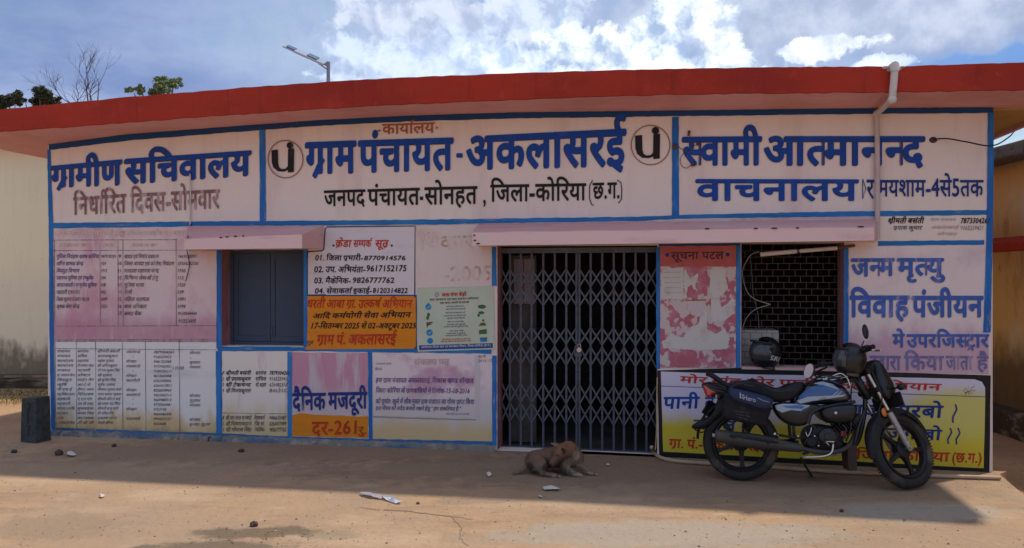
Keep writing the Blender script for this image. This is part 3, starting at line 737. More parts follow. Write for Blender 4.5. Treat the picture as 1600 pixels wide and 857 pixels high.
# emblem: the letter pa with its dot inside a thin ring, twice
for (ex, ey, rx, ry) in ((446, 249, 28.5, 30.5), (1016.5, 227, 31.5, 32)):
    pxline([(ex + (rx - 1.2) * math.cos(t / 16 * math.pi), ey + (ry - 1.2) * math.sin(t / 16 * math.pi)) for t in range(33)], 1.7, .0085, 'emblem_ring', i_circle, office)
    sx_, sy_ = rx / 28.5, ry / 30.5
    g = lambda x, y: (ex + (x - 446) * sx_, ey + (y - 249) * sy_)
    outer = [(424, 235), (434, 234), (434.5, 256), (436, 262), (440, 264.5), (446, 264), (449.5, 260), (450, 233), (459.5, 232), (459, 269), (450, 270), (449.5, 266), (444, 268.5), (434, 268), (427, 262), (424.5, 254)]
    outer = [g(*p) for p in outer]
    pxpoly(outer, .0085, 'emblem_letter', i_black, office, 40, 0)
    dots([g(453, 227.5)], 5.3 * sx_, i_black, name='emblem_letter')
# ---- contact list, orange campaign panel
wb = pxpoly([(511, 355.5), (648, 354), (648, 461), (481, 461), (481, 397), (483, 394.5), (503, 393), (507, 390), (509, 357)], .0030, 'painted_panel', m_whitebox, office, 20, .2)
pxline([(509, 461), (480, 461), (480, 397), (482, 393.5), (503, 392.3), (506, 390), (508, 358), (511, 355), (648.5, 353.5), (648, 461)], 1.6, .0062, 'panel_outline', i_black, office)
L('क्रेडा', (524, 549, 375.5, 375.5, 386.5, 386.5), i_red, .022, slant=.15); L('सम्पर्क', (552, 581, 375.5, 375.5, 386.5, 386.5), i_red, .022, slant=.15); L('सूत्र', (586, 607, 375.5, 375.5, 386.5, 386.5), i_red, .022, slant=.15)
dots([(521, 384), (612, 384)], 1.7, i_navy)
for tx, x0, x1, y0, y1 in (('01. जिला प्रभारी-', 492.5, 567, 399.5, 407.5), ('8770914576', 569, 633.5, 400.5, 407), ('02. उप. अभियंता-', 491, 571, 417, 426), ('9617152175', 572.5, 635, 415.5, 424.5),
                           ('03. मैकेनिक-', 491, 548, 435, 443.3), ('9826777762', 551, 616, 434.5, 442.5), ('04. सेवाकर्ता इकाई-', 492, 581, 451, 459), ('8120314822', 582.5, 637, 451, 458.5)):
    L(tx, (x0, x1, y0, y0, y1, y1), i_black, .022, slant=.12, jit=.03)
op_ = [(480, 463), (646, 463), (649.5, 466), (650, 541), (647, 545), (479, 546.5), (476, 544), (476.5, 466)]
pxpoly([(474.5, 461), (651, 461), (651.5, 546.5), (474.5, 549)], .0036, 'panel_outline', m_darkblue, office, 20, .4)
pxpoly(op_, .0050, 'painted_panel', m_orange, office, 20, .2)
L('धरती आबा ग्रा. उत्कर्ष अभियान', (480, 644, 468.8, 468.8, 481.5, 481.5), i_red, .020, slant=.25, off=.0085, jit=.03)
L('आदि कर्मयोगी सेवा अभियान', (489, 642, 490.5, 488, 498, 496.5), i_black, .022, slant=.25, off=.0085, jit=.03)
L('17-सितम्बर 2025 से 02-अक्टूबर 2025', (487, 650, 505.5, 505.5, 514, 513.5), i_black, .020, slant=.25, off=.0085, jit=.03)
L('ग्राम पं. अकलासरई', (495, 619, 523.8, 522, 539, 538.5), i_red, .026, slant=.15, off=.0085, jit=.02)
L('सूर्ज', (479, 490, 533, 533, 538.5, 538.5), i_small, .01, off=.0085)
# ---- daily wage panel
pxpoly([(456.5, 649), (470, 646.5), (500, 648.5), (540, 650.5), (575, 651), (575, 684.5), (456.5, 682)], .0034, 'painted_panel', m_orange, office, 8, .7)
L2('दैनिक', (457, 509, 614.5, 614, 641.5, 640.5), i_navy, .020, sh=(-.5, .5), edge=i_violet); L2('मजदूरी', (513, 574, 613.5, 612.5, 640, 638.5), i_navy, .020, sh=(-.5, .5), edge=i_violet)
L('दर-261', (487, 557, 659.5, 659, 681, 678), i_red, .016, off=.0085, slant=.05); L('रु.', (559, 572, 667, 667, 678, 678), i_red, .016, off=.0085)
# ---- oath panel text
for tx, x1, y0, y1 in (('हम ग्राम पंचायत अकलासरई, विकास खण्ड सोनहत', 739.6, 591, 598), ('जिला कोरिया के ग्रामवासियों ने दिनांक-15-08-2016', 734, 607, 614), ('को पूर्णतः खुले में शौच मुक्त ग्राम पंचायत का गौरव प्राप्त किया', 741, 624, 631), ('इस गौरव को सदैव बनाये रखने हेतु " हम संकल्पित है "', 720, 635.5, 641)):
    L(tx, (587, x1, y0, y0 + 1, y1, y1 + 1), i_violet, .014, slant=.2, jit=.03, res=2)
L('ग्राम पंचायत अकलासरई', (697, 733, 646, 646, 648.5, 648.5), i_grey, .006, res=1); L('आदर्श ग्राम', (587, 612, 567.5, 567.5, 570, 570), i_grey, .006, res=1); L('संकल्प', (586, 597, 575, 575, 579, 579), i_grey, .01, res=1)
L('संकल्प पत्र', (646, 702, 561.5, 561.5, 570, 570), i_pale, .02, res=2); L('ग्रा.पं.', (747, 760, 555.5, 555.5, 559, 559), i_grey, .02, res=1); L('2016-17', (747, 769, 562, 562, 566, 566), i_grey, .02, res=1)
pxpoly([(583, 650.5), (744, 655.5), (744, 657.5), (583, 653)], .0032, 'panel_outline', paint('dust_line', (.36, .28, .27)), office, 10, .4)
pxpoly([(742, 556), (750, 556), (750, 656), (742, 655)], .0032, 'panel_outline', paint('pale_streak', (.62, .53, .55)), office, 10, .6)
L('घिकार', (655, 742, 371, 368, 391, 389), i_ghost, .012, off=.004); L('-2005', (693, 768, 419, 417, 440, 438), i_ghost, .014, off=.004)
# ---- helpline table, upper left
for x, y0, y1 in ((85, 376, 509), (156, 375.5, 509), (184, 375.5, 509), (192, 375, 509), (275, 374.5, 509)): pxline([(x, y0), (x + .5, y1)], .8, .0055, 'table_rule', i_grey, pn_tab)
for y, x0, x1 in ((375.5, 80, 276), (392, 80, 338), (510, 80, 338), (534, 84, 338), (531.5, 84, 338)): pxline([(x0, y), (x1, y + (x1 - x0) * -.004)], .8, .0055, 'table_rule', i_grey, pn_tab)
T = lambda s, x0, x1, y0, y1, m=i_small, p=pn_tab, b=.012: lettering(s, (x0, x1, y0, y0, y1, y1), m, p, bold=b, slant=.22, jit=.04, res=2, off=.0062)
T('आवश्यकसेवाओं हेतु हेल्पलाईन नम्बर', 85, 288, 361, 368, i_ghost, b=.02); T('विभाग का नाम', 93, 137, 381, 386, i_ghost); T('नम्बर', 160, 178, 381, 386, i_ghost); T('विभाग का नाम', 204, 245, 381, 386, i_ghost)
rowL = ['पुलिस नियंत्रण कक्ष कोरिया', 'अग्नि शामक केन्द्र', 'विद्युत विभाग', 'स्वास्थ्य सुविधा एवं एम्बुलेंस', 'आपातकालीन एम्बुलेंस सुविधा', 'महतारी एक्सप्रेस', 'जिला सूचना रोजगार वाहन', 'कृषक सेवा केन्द्र']
rx = [155, 130, 124, 146, 151, 125, 139, 124]; nl = ['9479193299', '101', '1912', '104', '108', '102', '1099', '1551']
rowR = ['खाद्य एवं निर्यात प्रशासन', 'जिला आपदा एवं कोरोना नियंत्रण', 'मतदाता सहायता केन्द्र', 'विभिन्न सेवाओं हेतु', 'पुलिस थाना', 'रेलवे', 'महिला सहायता', 'बाल अधिकार', 'ब्लड बैंक']
rx2 = [248, 272, 248, 247, 225, 206, 233, 229, 221]; nr = ['9669128397', '07836232330', '1950', '112', '1320', '139', '1091', '1098', '9430044444']
for i in range(9):
    y = 398.4 + 11.15 * i
    if i < 8:
        T('%d.' % (i + 1), 81, 85, y, y + 5); T(rowL[i], 88, rx[i], y, y + 5.6, i_violet if i < 5 else i_small); T(nl[i], 158, 158 + len(nl[i]) * 2.3, y + .3, y + 5)
    T('%d.' % (i + 9), 185, 191, y, y + 5); T(rowR[i], 194, rx2[i], y, y + 5.6); T(nr[i], 278, 278 + len(nr[i]) * 2.9, y + .3, y + 5)
T('9425256093', 279, 306, 499.5, 504.5)
# ---- register table, lower left
for x in (87, 120, 150, 192, 228, 281): pxline([(x - 1, 534), (x, 672 + (x - 80) * .03)], .8, .0055, 'table_rule', i_grey, pn_low)
pxline([(84, 545), (338, 547)], .8, .0055, 'table_rule', i_grey, pn_low); pxline([(84, 533), (338, 534.5)], .8, .0055, 'table_rule', i_grey, pn_low)
c1 = ['पंचायत', 'पंचायत', 'कार्यालय', 'कार्यालय', 'राजस्व', 'प्रा. स्वास्थ्य केन्द्र', 'विद्युत', 'कृषि', 'पी एच ई', 'पशु चिकित्सालय', 'सहकारी', 'सहकारी', 'महिला बाल वि.', 'सहकार', 'वन', 'आंगनबाड़ी केन्द्र']
c2 = ['सरपंच', 'सचिव', 'सहायक', 'रोजगार सहा', 'पटवारी', 'डॉक्टर', 'लाईन मेन', 'आर ई ओ', 'हेण्ड पम्प', 'चिकित्सक', 'ए एन एम', 'एम पी डब्लू', 'सुपरवाईजर', 'बाला सिंह', 'बन रक्षक', 'टी बी सी']
c3 = ['श्रीमती बसंती', 'प्रयासकुमार', 'महेश कुमार', 'श्री अनिलकुमार', 'श्री राम कुमार सिंह', 'श्री शुक्ला', 'श्री सुनील सिंह', 'सुरेश प्रसाद', 'कैलाश कुमार शर्मा', 'लाल प्रसाद शुक्ला', 'श्रीमती ललिता बाई', 'श्री लाल चंद्र सिंह', 'श्रीमती इन्द्र वती', 'श्री अनिल सिंह', 'प्रकाश पटेल', 'सेवती प्रमिला']
w3 = [187, 184, 178, 183, 187, 175, 181, 180, 190, 190, 188, 188, 185, 178, 183, 177]
c4 = ['अकलासरई', '"', 'सोनहत', 'अकलासरई', '"', 'सोनहत', 'कटगोड़ी', '', 'सोनहत', 'अकलासरई', '"', '"', 'सोनहत', '', 'अकलासरई', '"']
c5 = ['7879304261', '9165259423', '9981753989', '9977402951', '9589256211', '9617643458', '6262045886', '6264412821', '8226018963', '9422602214', '9669485013', '9770560481', '9753738', '9669486478', '9993527137', '8103608']
c6 = {0: 'सोमवार', 1: '"', 2: 'बुधवार', 3: 'मंगलवार', 9: 'सोमवार', 10: 'गुरुवार', 11: 'मंगलवार', 14: 'सोमवार', 15: 'बुधवार, गुरुवार'}
for i in range(16):
    y = 547.4 + 7.45 * i; y1 = y + 3.7; Q = lambda s, x0, x1, m=i_small, dy=0: s and T(s, x0, x1, y + dy, y1 + dy, m, pn_low, .006)
    if i % 2 == 0: Q(str(i // 2 + 1), 83, 84.5)
    Q(c1[i], 89, 89 + min(28, 5 + 2.6 * len(c1[i]))); Q(c2[i], 121, 121 + min(26, 4 + 2.7 * len(c2[i]))); Q(c3[i], 152.5, w3[i])
    if c4[i] == '"': Q('-', 207, 209)
    else: Q(c4[i], 197, 197 + 3 * len(c4[i]) ** .97 + 2, dy=1)
    Q(c5[i], 240, 240 + 2.9 * len(c5[i]) * (1.08 if i == 0 else .95), i_black if i in (0, 5, 8, 10) else i_small, dy=1.5)
    if i in c6: Q(c6[i] if c6[i] != '"' else '-', 296, 296 + (17 if len(c6[i]) < 9 else 32) if c6[i] != '"' else 299, dy=2.5)
T('1800', 270, 287, 573, 578, i_grey, pn_low, .006)
# ---- staff list
for i, (a, c, d) in enumerate((('श्रीमती बसंती', 'सरपंच', '7879304261'), ('श्री प्रयासकुमार', 'सचिव', '9165259423'), ('श्री टेकचन्द', 'रो.सहा', '6264823586'), ('श्री विजयकुमार', '', '8463107'))):
    y = 580.5 + 9.2 * i; k = 1 if i == 0 else 0
    T(str(i + 1), 347.5, 349.5, y, y + 5.2, p=pn_list); T(a, 353, 392, y, y + 5.5, i_black if i != 3 else i_small, pn_list, .02)
    if c: T(c, 399, 416, y, y + 5.5, i_black, pn_list)
    T(d, 421, 452, y, y + 5.5, i_black if k else i_small, pn_list, .022 if k else .01)
for i, (a, c, d) in enumerate((('श्री नाग लाल राजवाड़े', 'विधायकगी', '9406635487'), ('श्री शिवराजदास', 'जि.सं.', '6263077499'), ('श्री गोपाल सिंह', 'मैकेनिक', '9826777762'))):
    y = 650.5 + 9.3 * i; T(str(i + 1), 348, 349.5, y, y + 5.2, p=pn_list); T(a, 353, 393, y, y + 5.5, i_small, pn_list, .014); T(c, 397, 414, y, y + 5.5, i_small, pn_list, .014); T(d, 421, 447, y, y + 5.5, i_small, pn_list, .014)
pxline([(347, 645.5), (449, 647)], .8, .0055, 'table_rule', i_grey, pn_list)
# ---- small list and birth registration panel on the right
T('श्रीमती बसंती', 1388, 1444, 341.5, 349.5, i_black, office, .025); T('7873304261', 1501.5, 1546, 341.5, 349.5, i_black, office, .025)
T('प्रयास कुमार', 1396, 1441, 353.5, 359.5, i_small, office, .012); T('9165259421', 1501, 1536, 353.5, 359.5, i_grey, office, .008); T('ग्राम पंचायत', 1454, 1494, 341.5, 345.5, i_pale, office); T('अकलासरई', 1455, 1498, 353.5, 358, i_pale, office); T('सोनहत', 1464, 1496, 364, 368, i_pale, office)
LB = lambda s, q, m=i_lblue, b=.026, sh=(-.8, .8): L2(s, q, m, b, edge=i_fade, sh=sh)
LB('जन्म', (1330, 1398, 404, 403.5, 433, 431)); LB('मृत्यु', (1402, 1477, 403.5, 403.5, 431, 431)); LB('विवाह', (1328, 1422, 462, 462, 496, 496)); LB('पंजीयन', (1425, 1537, 462.5, 462.5, 496, 496))
LB('मे', (1395, 1414, 522, 522, 543, 543), i_lblue, .02); LB('उपरजिस्ट्रार', (1417, 1546, 522.5, 522.5, 543, 543), i_lblue, .02)
L('द्वारा', (1359, 1408, 556, 556.5, 579, 579), i_fade, .022); L('किया', (1413, 1475, 556.5, 556.5, 579, 579), i_fade, .022); L('जाता', (1478, 1520, 556.5, 556.5, 578, 578), i_fade, .02); L('है', (1526, 1545, 557, 557, 578, 578), i_fade, .02)
# ---- water message sign on the right (black border, yellow foot)
pxpoly([(1027, 579), (1160, 575), (1325, 580), (1548, 587), (1546, 742), (1030, 714)], .0030, 'painted_panel', m_black, office, 20, .3)
m_msg = paint('message_panel', (.66, .60, .72), [('z', (.62, .50, .02), W(1060, 668).z, W(1060, 640).z, .16, .97), ('s', (.62, .56, .10), W(1500, 640).x, W(1500, 650).z, .55, .25, .25, .9, (0, 2)), ('n', (.5, .47, .5), 12, .6, .72, ST, .3)], .75, bump=(40, .2, .003))
pxpoly([(1032.5, 581), (1160, 585), (1330, 588), (1523, 593), (1534, 597), (1539, 606), (1539.5, 622), (1537, 732), (1290, 719), (1036, 706)], .0046, 'painted_panel', m_msg, office, 25, .2)
pxline([(1033, 603.6), (1160, 608), (1330, 613), (1539, 620.5)], .9, .0064, 'lettering', i_navy, office)
X = lambda s, x0, x1, y0, y1, y2, y3, m, b=.024, sl=.08: L(s, (x0, x1, y0, y1, y2, y3), m, b, slant=sl, jit=.02)
X('मोर गांव', 1062, 1158, 588, 592, 598.5, 602, i_red); X('मोर पानी', 1166, 1275, 592, 594.5, 602.5, 606, i_red); X('महाअभियान', 1310, 1471, 595, 600.5, 606.5, 611, i_red)
X('पानी', 1036, 1093, 620.5, 620, 639.5, 638.5, i_blue, .028); X('ल', 1101, 1116, 621, 621, 640, 640, i_blue, .02); X('बचाबो बारबो', 1290, 1474, 632, 634.4, 651, 653.7, i_navy)
pxline([(1493, 632), (1495, 640), (1489, 652), (1489, 661)], 2.6, .0088, 'lettering', i_navy, office); X('सब ल', 1083, 1150, 656, 658, 671, 673, i_navy, .02); X('जगाबो', 1385, 1472, 669, 672, 686, 688.5, i_navy); pxline([(1485, 669), (1487, 676), (1481, 687), (1482, 694)], 2.4, .0088, 'lettering', i_navy, office); pxline([(1497, 669), (1500, 677), (1494, 687), (1495, 695)], 2.4, .0088, 'lettering', i_navy, office)
X('ग्रा. पं.-अकलासरई', 1045, 1188, 686, 691, 700, 705, i_red); X('जिला-कोरिया', 1337, 1484, 704, 707.5, 718, 722, i_red); X('(छ.ग.)', 1488, 1534, 708, 709, 723, 724, i_red)
for pts in ([(1505, 612), (1509, 606), (1510, 616), (1514, 604), (1513, 616), (1519, 606), (1523, 604)], [(1507, 614), (1518, 611), (1524, 611)], [(1509, 613), (1509, 619)], [(1514, 612), (1514, 617), (1519, 614)]):
    pxline(pts, .7, .0066, 'signature', i_small, office)
# ---- left window with two leaves
win = MB()
y = .165
def leaf(xl, xr, shift):
    b = MB(); a, c = W(xl, 460, -y).x, W(xr, 460, -y).x; z0, z1 = W(410, 538, -y).z + .005, W(410, 389, -y).z + .02
    b.box((a, y + shift, z0), (c, y + .03 + shift, z1))
    return b, a, c, z0, z1
fr = MB(); a0, a1 = WIN['u0'] + .003, WIN['u1'] - .003
zz0, zz1 = WIN['b0'] + .006, WIN['t0'] - .004
fr.box((a0, y - .01, zz0), (a0 + .035, y + .06, zz1)); fr.box((a1 - .035, y - .01, zz0), (a1, y + .06, zz1)); fr.box((a0 + .035, y - .01, zz0), (a1 - .035, y + .06, zz0 + .03)); fr.box((a0 + .035, y - .01, zz1 - .035), (a1 - .035, y + .06, zz1))
wf = fr.build('window_frame', m_shutter, office)
for k, (u0_, u1_) in enumerate(((a0 + .037, (a0 + a1) / 2 - .002), ((a0 + a1) / 2 + .002, a1 - .037))):
    b = MB(); b.box((u0_, y + .008, zz0 + .032), (u1_, y + .03, zz1 - .037))
    for (p, q) in (((u0_, zz0 + .032), (u0_ + .05, zz1 - .037)), ((u1_ - .05, zz0 + .032), (u1_, zz1 - .037))): b.box((p[0], y - .002, p[1]), (q[0], y + .009, q[1]))
    for z in (zz0 + .032, zz1 - .095): b.box((u0_ + .05, y - .002, z), (u1_ - .05, y + .009, z + .058))
    bevel(b.build('shutter_leaf', m_shutter, wf), .003)
b = MB(); um = (a0 + a1) / 2
b.tube([(um + .02, y - .006, 1.05), (um + .02, y - .02, 1.06), (um + .02, y - .02, 1.14), (um + .02, y - .006, 1.15)], .005, 6); b.build('window_handle', m_gate, wf)
for o_, mj in ((WIN, m_jamb), (GATE, m_jamb), (RW, m_jamb)):
    b = MB(); b.box((o_['u0'] + .001, -.0015, o_['b0'] + .003), (o_['u0'] + .0035, TH - .003, o_['t0'] - .002)); b.box((o_['u1'] - .0035, -.0015, o_['b1'] + .003), (o_['u1'] - .001, TH - .003, o_['t1'] - .002)); b.build('jamb', mj, office)
b = MB(); b.box((RW['u0'] + .004, -.012, RW['b0'] - .0), (RW['u1'] - .004, TH, RW['b0'] + .022)); b.build('window_sill', m_sunshade, office)
# ---- gate: collapsible steel, pickets and scissor strips
GY = .17
gate = empty_gate = bpy.data.objects.new('collapsible_gate', None); link(gate, office)
g0, g1 = GATE['u0'], GATE['u1']; gz1 = GATE['t0'] - .02
b = MB(); b.box((g0, GY - .02, gz1 - .05), (g1, GY + .03, gz1)); b.build('top_track', m_gate, gate)
b = MB(); b.box((g0, GY - .02, .0), (g1, GY + .03, .012)); b.build('bottom_track', m_gate, gate)
pxs = [797, 814, 831, 849, 867, 885, 901, 905.5, 923, 941, 959, 975, 993, 1010]
us = [W(x, 550, -GY).x for x in pxs]
me_p = None
for u in us:
    if me_p is None:
        b = MB(); h = gz1 - .052
        b.box((-.010, -.010, .013), (.010, -.006, h)); b.box((-.010, -.006, .013), (-.006, .008, h)); b.box((.006, -.006, .013), (.010, .008, h))
        for z in (.35, .62, .75, 1.02, 1.3, 1.55, 1.75): b.ball((0, -.013, z), (.006, .004, .006), 6, 4)
        p0 = b.build('picket', m_gate, gate); me_p = p0.data
    else: p0 = bpy.data.objects.new('picket', me_p); link(p0, gate)
    p0.location = (u, GY, 0)
tiers = [(576, 609, 631 + 32, 0), ]
tz = [(W(900, a, -GY).z, W(900, c, -GY).z) for a, c in ((421, 448), (452, 478), (512, 538), (542, 571), (601, 631), (632, 662))]
cells = [g0 + .012] + us[:7] ; cells2 = us[7:] + [g1 - .012]
for grp in (cells, cells2):
    for a, c in zip(grp, grp[1:]):
        for (zt, zb) in tz:
            for s_ in (0, 1):
                p, q = (Vector((a, GY - .016 - .005 * s_, zb if s_ else zt)), Vector((c, GY - .016 - .005 * s_, zt if s_ else zb)))
                d_ = (q - p); L_ = d_.length; M_ = Matrix.Translation(p) @ Vector((1, 0, 0)).rotation_difference(d_).to_matrix().to_4x4()
                b = MB(); b.box((-.008, -.0015, -.0075), (L_ + .008, .0015, .0075)); o_ = b.build('scissor_strip', m_gate, gate); o_.matrix_local = M_
b = MB(); b.box((us[6] - .02, GY - .012, .9), (us[7] + .02, GY - .008, 1.0)); b.build('latch_plate', m_gate, gate)
# ---- right window: welded mesh in staggered rectangles
MY = .14; r0, r1 = RW['u0'], RW['u1']; z0, z1 = RW['b0'] + .03, RW['t0'] - .01
grille = bpy.data.objects.new('window_grille', None); link(grille, office)
m_wire = paint('rusty_wire', (.13, .085, .075), [('n', (.09, .05, .05), 9, .5, .6, ST, .6)], .6, metal=.3)
rows = 19; hz = (z1 - z0) / rows
b = MB(); b.box((r0 + .004, MY - .002, -.002), (r1 - .004, MY + .002, .002)); hm = b.build('horizontal_wire', m_wire, grille); hm.location = (0, 0, z0)
for i in range(1, rows + 1):
    o_ = bpy.data.objects.new('horizontal_wire', hm.data); link(o_, grille); o_.location = (0, 0, z0 + hz * i)
vm = None; nc = 9; cw = (r1 - r0) / nc
for i in range(rows):
    for j in range(nc):
        u = r0 + cw * (j + (.5 if i % 2 else 0.02))
        if u > r1 - .01: continue
        if vm is None: b = MB(); b.box((-.002, -.002, .003), (.002, .002, hz - .003)); o_ = b.build('vertical_wire', m_wire, grille); vm = o_.data
        else: o_ = bpy.data.objects.new('vertical_wire', vm); link(o_, grille)
        o_.location = (u, MY, z0 + hz * i)
for k in (.0, 1.0):
    b = MB(); u = r0 + .004 + (r1 - r0 - .026) * k; b.box((u, MY - .01, z0), (u + .018, MY + .012, z1)); b.build('grille_frame', m_wire, grille)
# ================================================================ THINGS ON AND ROUND THE OFFICE (facade coordinates via MW)
def wthing(name, label, cat, group=None): return empty(name, label, cat, M=MW, group=group)
def wtag(o, label, cat): o.matrix_world = MW; return tag(o, label, cat)
def bez(pts, n=8): return catmull(pts, n, closed=False)
# rain spout pipe
pp = wthing('drain_pipe', 'white plastic drain pipe coming over the red roof edge and down the wall', 'pipe')
a = W(1398, 110, OV + .045); bq = W(1394, 156, OV + .045); c = W(1370, 178, .035); d = W(1371, 374, .03)
b = MB(); b.tube([a, bq], .028, 10); b.build('upper_pipe', m_pvc, pp, smooth=40)
b = MB(); b.tube([bq + (c - bq) * .04, c], .025, 10); b.build('slanting_pipe', m_pvc, pp, smooth=40)
b = MB(); b.tube([c + (d - c) * .01, W(1371, 250, .03), d], .021, 10); b.build('lower_pipe', m_whitepaint, pp, smooth=40)
b = MB(); b.ball(bq, .036, 10, 6); b.build('pipe_elbow', m_pvc, pp, smooth=True); b = MB(); b.ball(c, .033, 10, 6); b.build('pipe_elbow', m_pvc, pp, smooth=True)
b = MB(); b.tube([a + Vector((0, .0, -.01)), a + Vector((0, .0, .035)), a + Vector((0, .13, .045))], [.034, .036, .03], 10); b.build('pipe_socket', m_pvc, pp, smooth=40)
# small conduit on the left panel + dangling wire
cp = wthing('conduit', 'thin grey conduit hanging from a nail over the left name panel with black wire below', 'conduit')
b = MB(); b.tube([W(297, 272, .02), W(298, 300, .016), W(297, 352, .016)], .0075, 7); b.build('tube', m_pvc, cp, smooth=40)
b = MB(); b.tube(bez([W(298, 350, .02), W(297, 362, .02), W(293, 371, .44)]), .005, 6); b.tube(bez([W(292, 392, .05), W(296, 412, .02), W(294, 425, .02), W(290, 440, .03)]), .0045, 6); b.build('wire', m_black, cp, smooth=True)
b = MB(); b.ball(W(297, 271, .02), .012, 8, 5); b.build('nail', m_gate, cp)
# hooks and wire at the middle joint and on the right panel
hk = wthing('wall_hook', 'rusty iron hooks with loose wire over the first letter of the reading room sign', 'hook')
m_rust = paint('rust', (.13, .06, .035), rough=.9)
b = MB(); b.ball(W(1055, 229, .02), (.02, .02, .03), 8, 5); b.ball(W(1091, 225, .02), (.018, .02, .018), 8, 5); b.tube([W(1077, 205, .02), W(1076, 212, .03)], .012, 7)
b.ball(W(1082, 258, .02), .016, 7, 5); b.ball(W(1087, 257, .02), .012, 7, 5); b.build('anchor', m_rust, hk, smooth=True)
b = MB(); b.tube(bez([W(1060, 229, .03), W(1066, 234, .04), W(1078, 238, .05), W(1082, 230, .05), W(1090, 226, .04)]), .0035, 5)
b.tube(bez([W(1081, 257, .03), W(1073, 263, .03), W(1065, 259, .03), W(1063, 248, .03), W(1068, 240, .03)]), .0035, 5); b.tube([W(1077, 212, .03), W(1078, 224, .03)], .003, 5); b.build('wire', m_wire, hk, smooth=True)
cb = wthing('service_wire', 'black electric wire sagging from a wall hole past the right corner of the office', 'wire')
b = MB(); b.tube(bez([W(1458, 218, .01), W(1480, 217, .06), W(1510, 222, .10), W(1550, 228, .2), MW.inverted() @ Vector(((1577 - 800) / FPX * 6.9, 6.9, EYE + (436 - 214) / FPX * 6.9)), MW.inverted() @ Vector(((1600 - 800) / FPX * 7.4, 7.4, EYE + (436 - 192) / FPX * 7.4)), MW.inverted() @ Vector(((1700 - 800) / FPX * 8.6, 8.6, EYE + (436 - 110) / FPX * 8.6))]), .006, 6); b.build('wire', m_black, cb, smooth=True)
b = MB(); b.ball(W(1458, 219, .0), (.035, .012, .028), 9, 5); b.build('wall_hole', m_chip, cb, smooth=True)
# tube light on its arm over the right window
tl = wthing('tube_light', 'pale tube light on an arm slanting across the top of the right window', 'lamp')
b = MB(); b.tube([W(1188, 398, .05), W(1245, 393, .06)], .020, 10); b.build('tube', m_pvc, tl, smooth=40)
b = MB(); b.tube([W(1247, 392.8, .06), W(1308, 388, .06)], .018, 10); b.build('tube', m_pvc, tl, smooth=40)
b = MB(); b.tube([W(1309, 388, .06), W(1335, 384, .02)], .013, 8); b.tube([W(1246, 390, .06), W(1247, 396, .06)], .021, 8); b.build('holder', m_wire, tl, smooth=40)
m_cab = paint('grey_cable', (.34, .30, .28))
lc = wthing('loose_cable', 'white loose cable looping down across the window grille', 'cable')
b = MB(); b.tube(bez([W(1186, 394, .06), W(1172, 400, -.05), W(1160, 425, -.08), W(1167, 455, -.08), W(1180, 468, -.08), W(1204, 476, -.08)]), .0040, 6)
b.tube(bez([W(1204, 476, -.08), W(1180, 484, -.08), W(1166, 498, -.08), W(1160, 515, -.08)]), .0035, 6); b.build('white_cable', m_cab, lc, smooth=True)
b = MB(); b.tube(bez([W(1172, 400, -.06), W(1175, 430, -.1), W(1177, 460, -.1), W(1184, 490, -.1), W(1186, 515, -.1)]), .004, 6); b.build('grey_cable', m_gate, lc, smooth=True)
# pale block wall-like carton behind the grille
m_carton = paint('pale_carton', (.62, .58, .52), [('n', (.42, .38, .34), 6, .5, .7, ST, .5)], .9)
p0, p1 = W(1157, 560, -.30), W(1217, 517, -.30)
b = MB(); b.box((p0.x - .12, .30, p0.z - .2), (p1.x, .62, p1.z)); ca = b.build('stacked_carton', m_carton); wtag(ca, 'pale carton standing behind the lower left of the window grille', 'box'); bevel(ca)
# papers pasted inside, seen through the gate
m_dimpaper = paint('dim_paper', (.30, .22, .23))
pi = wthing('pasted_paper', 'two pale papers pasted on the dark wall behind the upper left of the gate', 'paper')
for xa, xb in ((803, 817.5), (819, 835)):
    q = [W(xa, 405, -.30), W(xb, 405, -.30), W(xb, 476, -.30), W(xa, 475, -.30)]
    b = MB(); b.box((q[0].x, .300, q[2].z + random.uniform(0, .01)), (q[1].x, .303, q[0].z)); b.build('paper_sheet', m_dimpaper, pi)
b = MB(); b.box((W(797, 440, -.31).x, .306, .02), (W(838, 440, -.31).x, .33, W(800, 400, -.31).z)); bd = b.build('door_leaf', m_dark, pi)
# padlock
pl = wthing('padlock', 'round silver padlock hanging at the middle of the gate', 'padlock')
c = W(905, 547, -.13); m_steel = paint('bright_steel', (.55, .55, .56), rough=.3, metal=.8); m_brass = paint('lock_body', (.50, .47, .42), rough=.35, metal=.5)
b = MB(); b.lathe([(0.001, -.014), (.022, -.013), (.027, -.006), (.027, .006), (.022, .013), (0.001, .014)], 16, M=Matrix.Translation(c)); b.build('lock_body', m_brass, pl, smooth=40)
b = MB(); b.tube([c + Vector((-.014, 0, .02)), c + Vector((-.014, 0, .045)), c + Vector((-.008, 0, .056)), c + Vector((.008, 0, .056)), c + Vector((.014, 0, .045)), c + Vector((.014, 0, .02))], .004, 7); b.build('shackle', m_steel, pl, smooth=True)
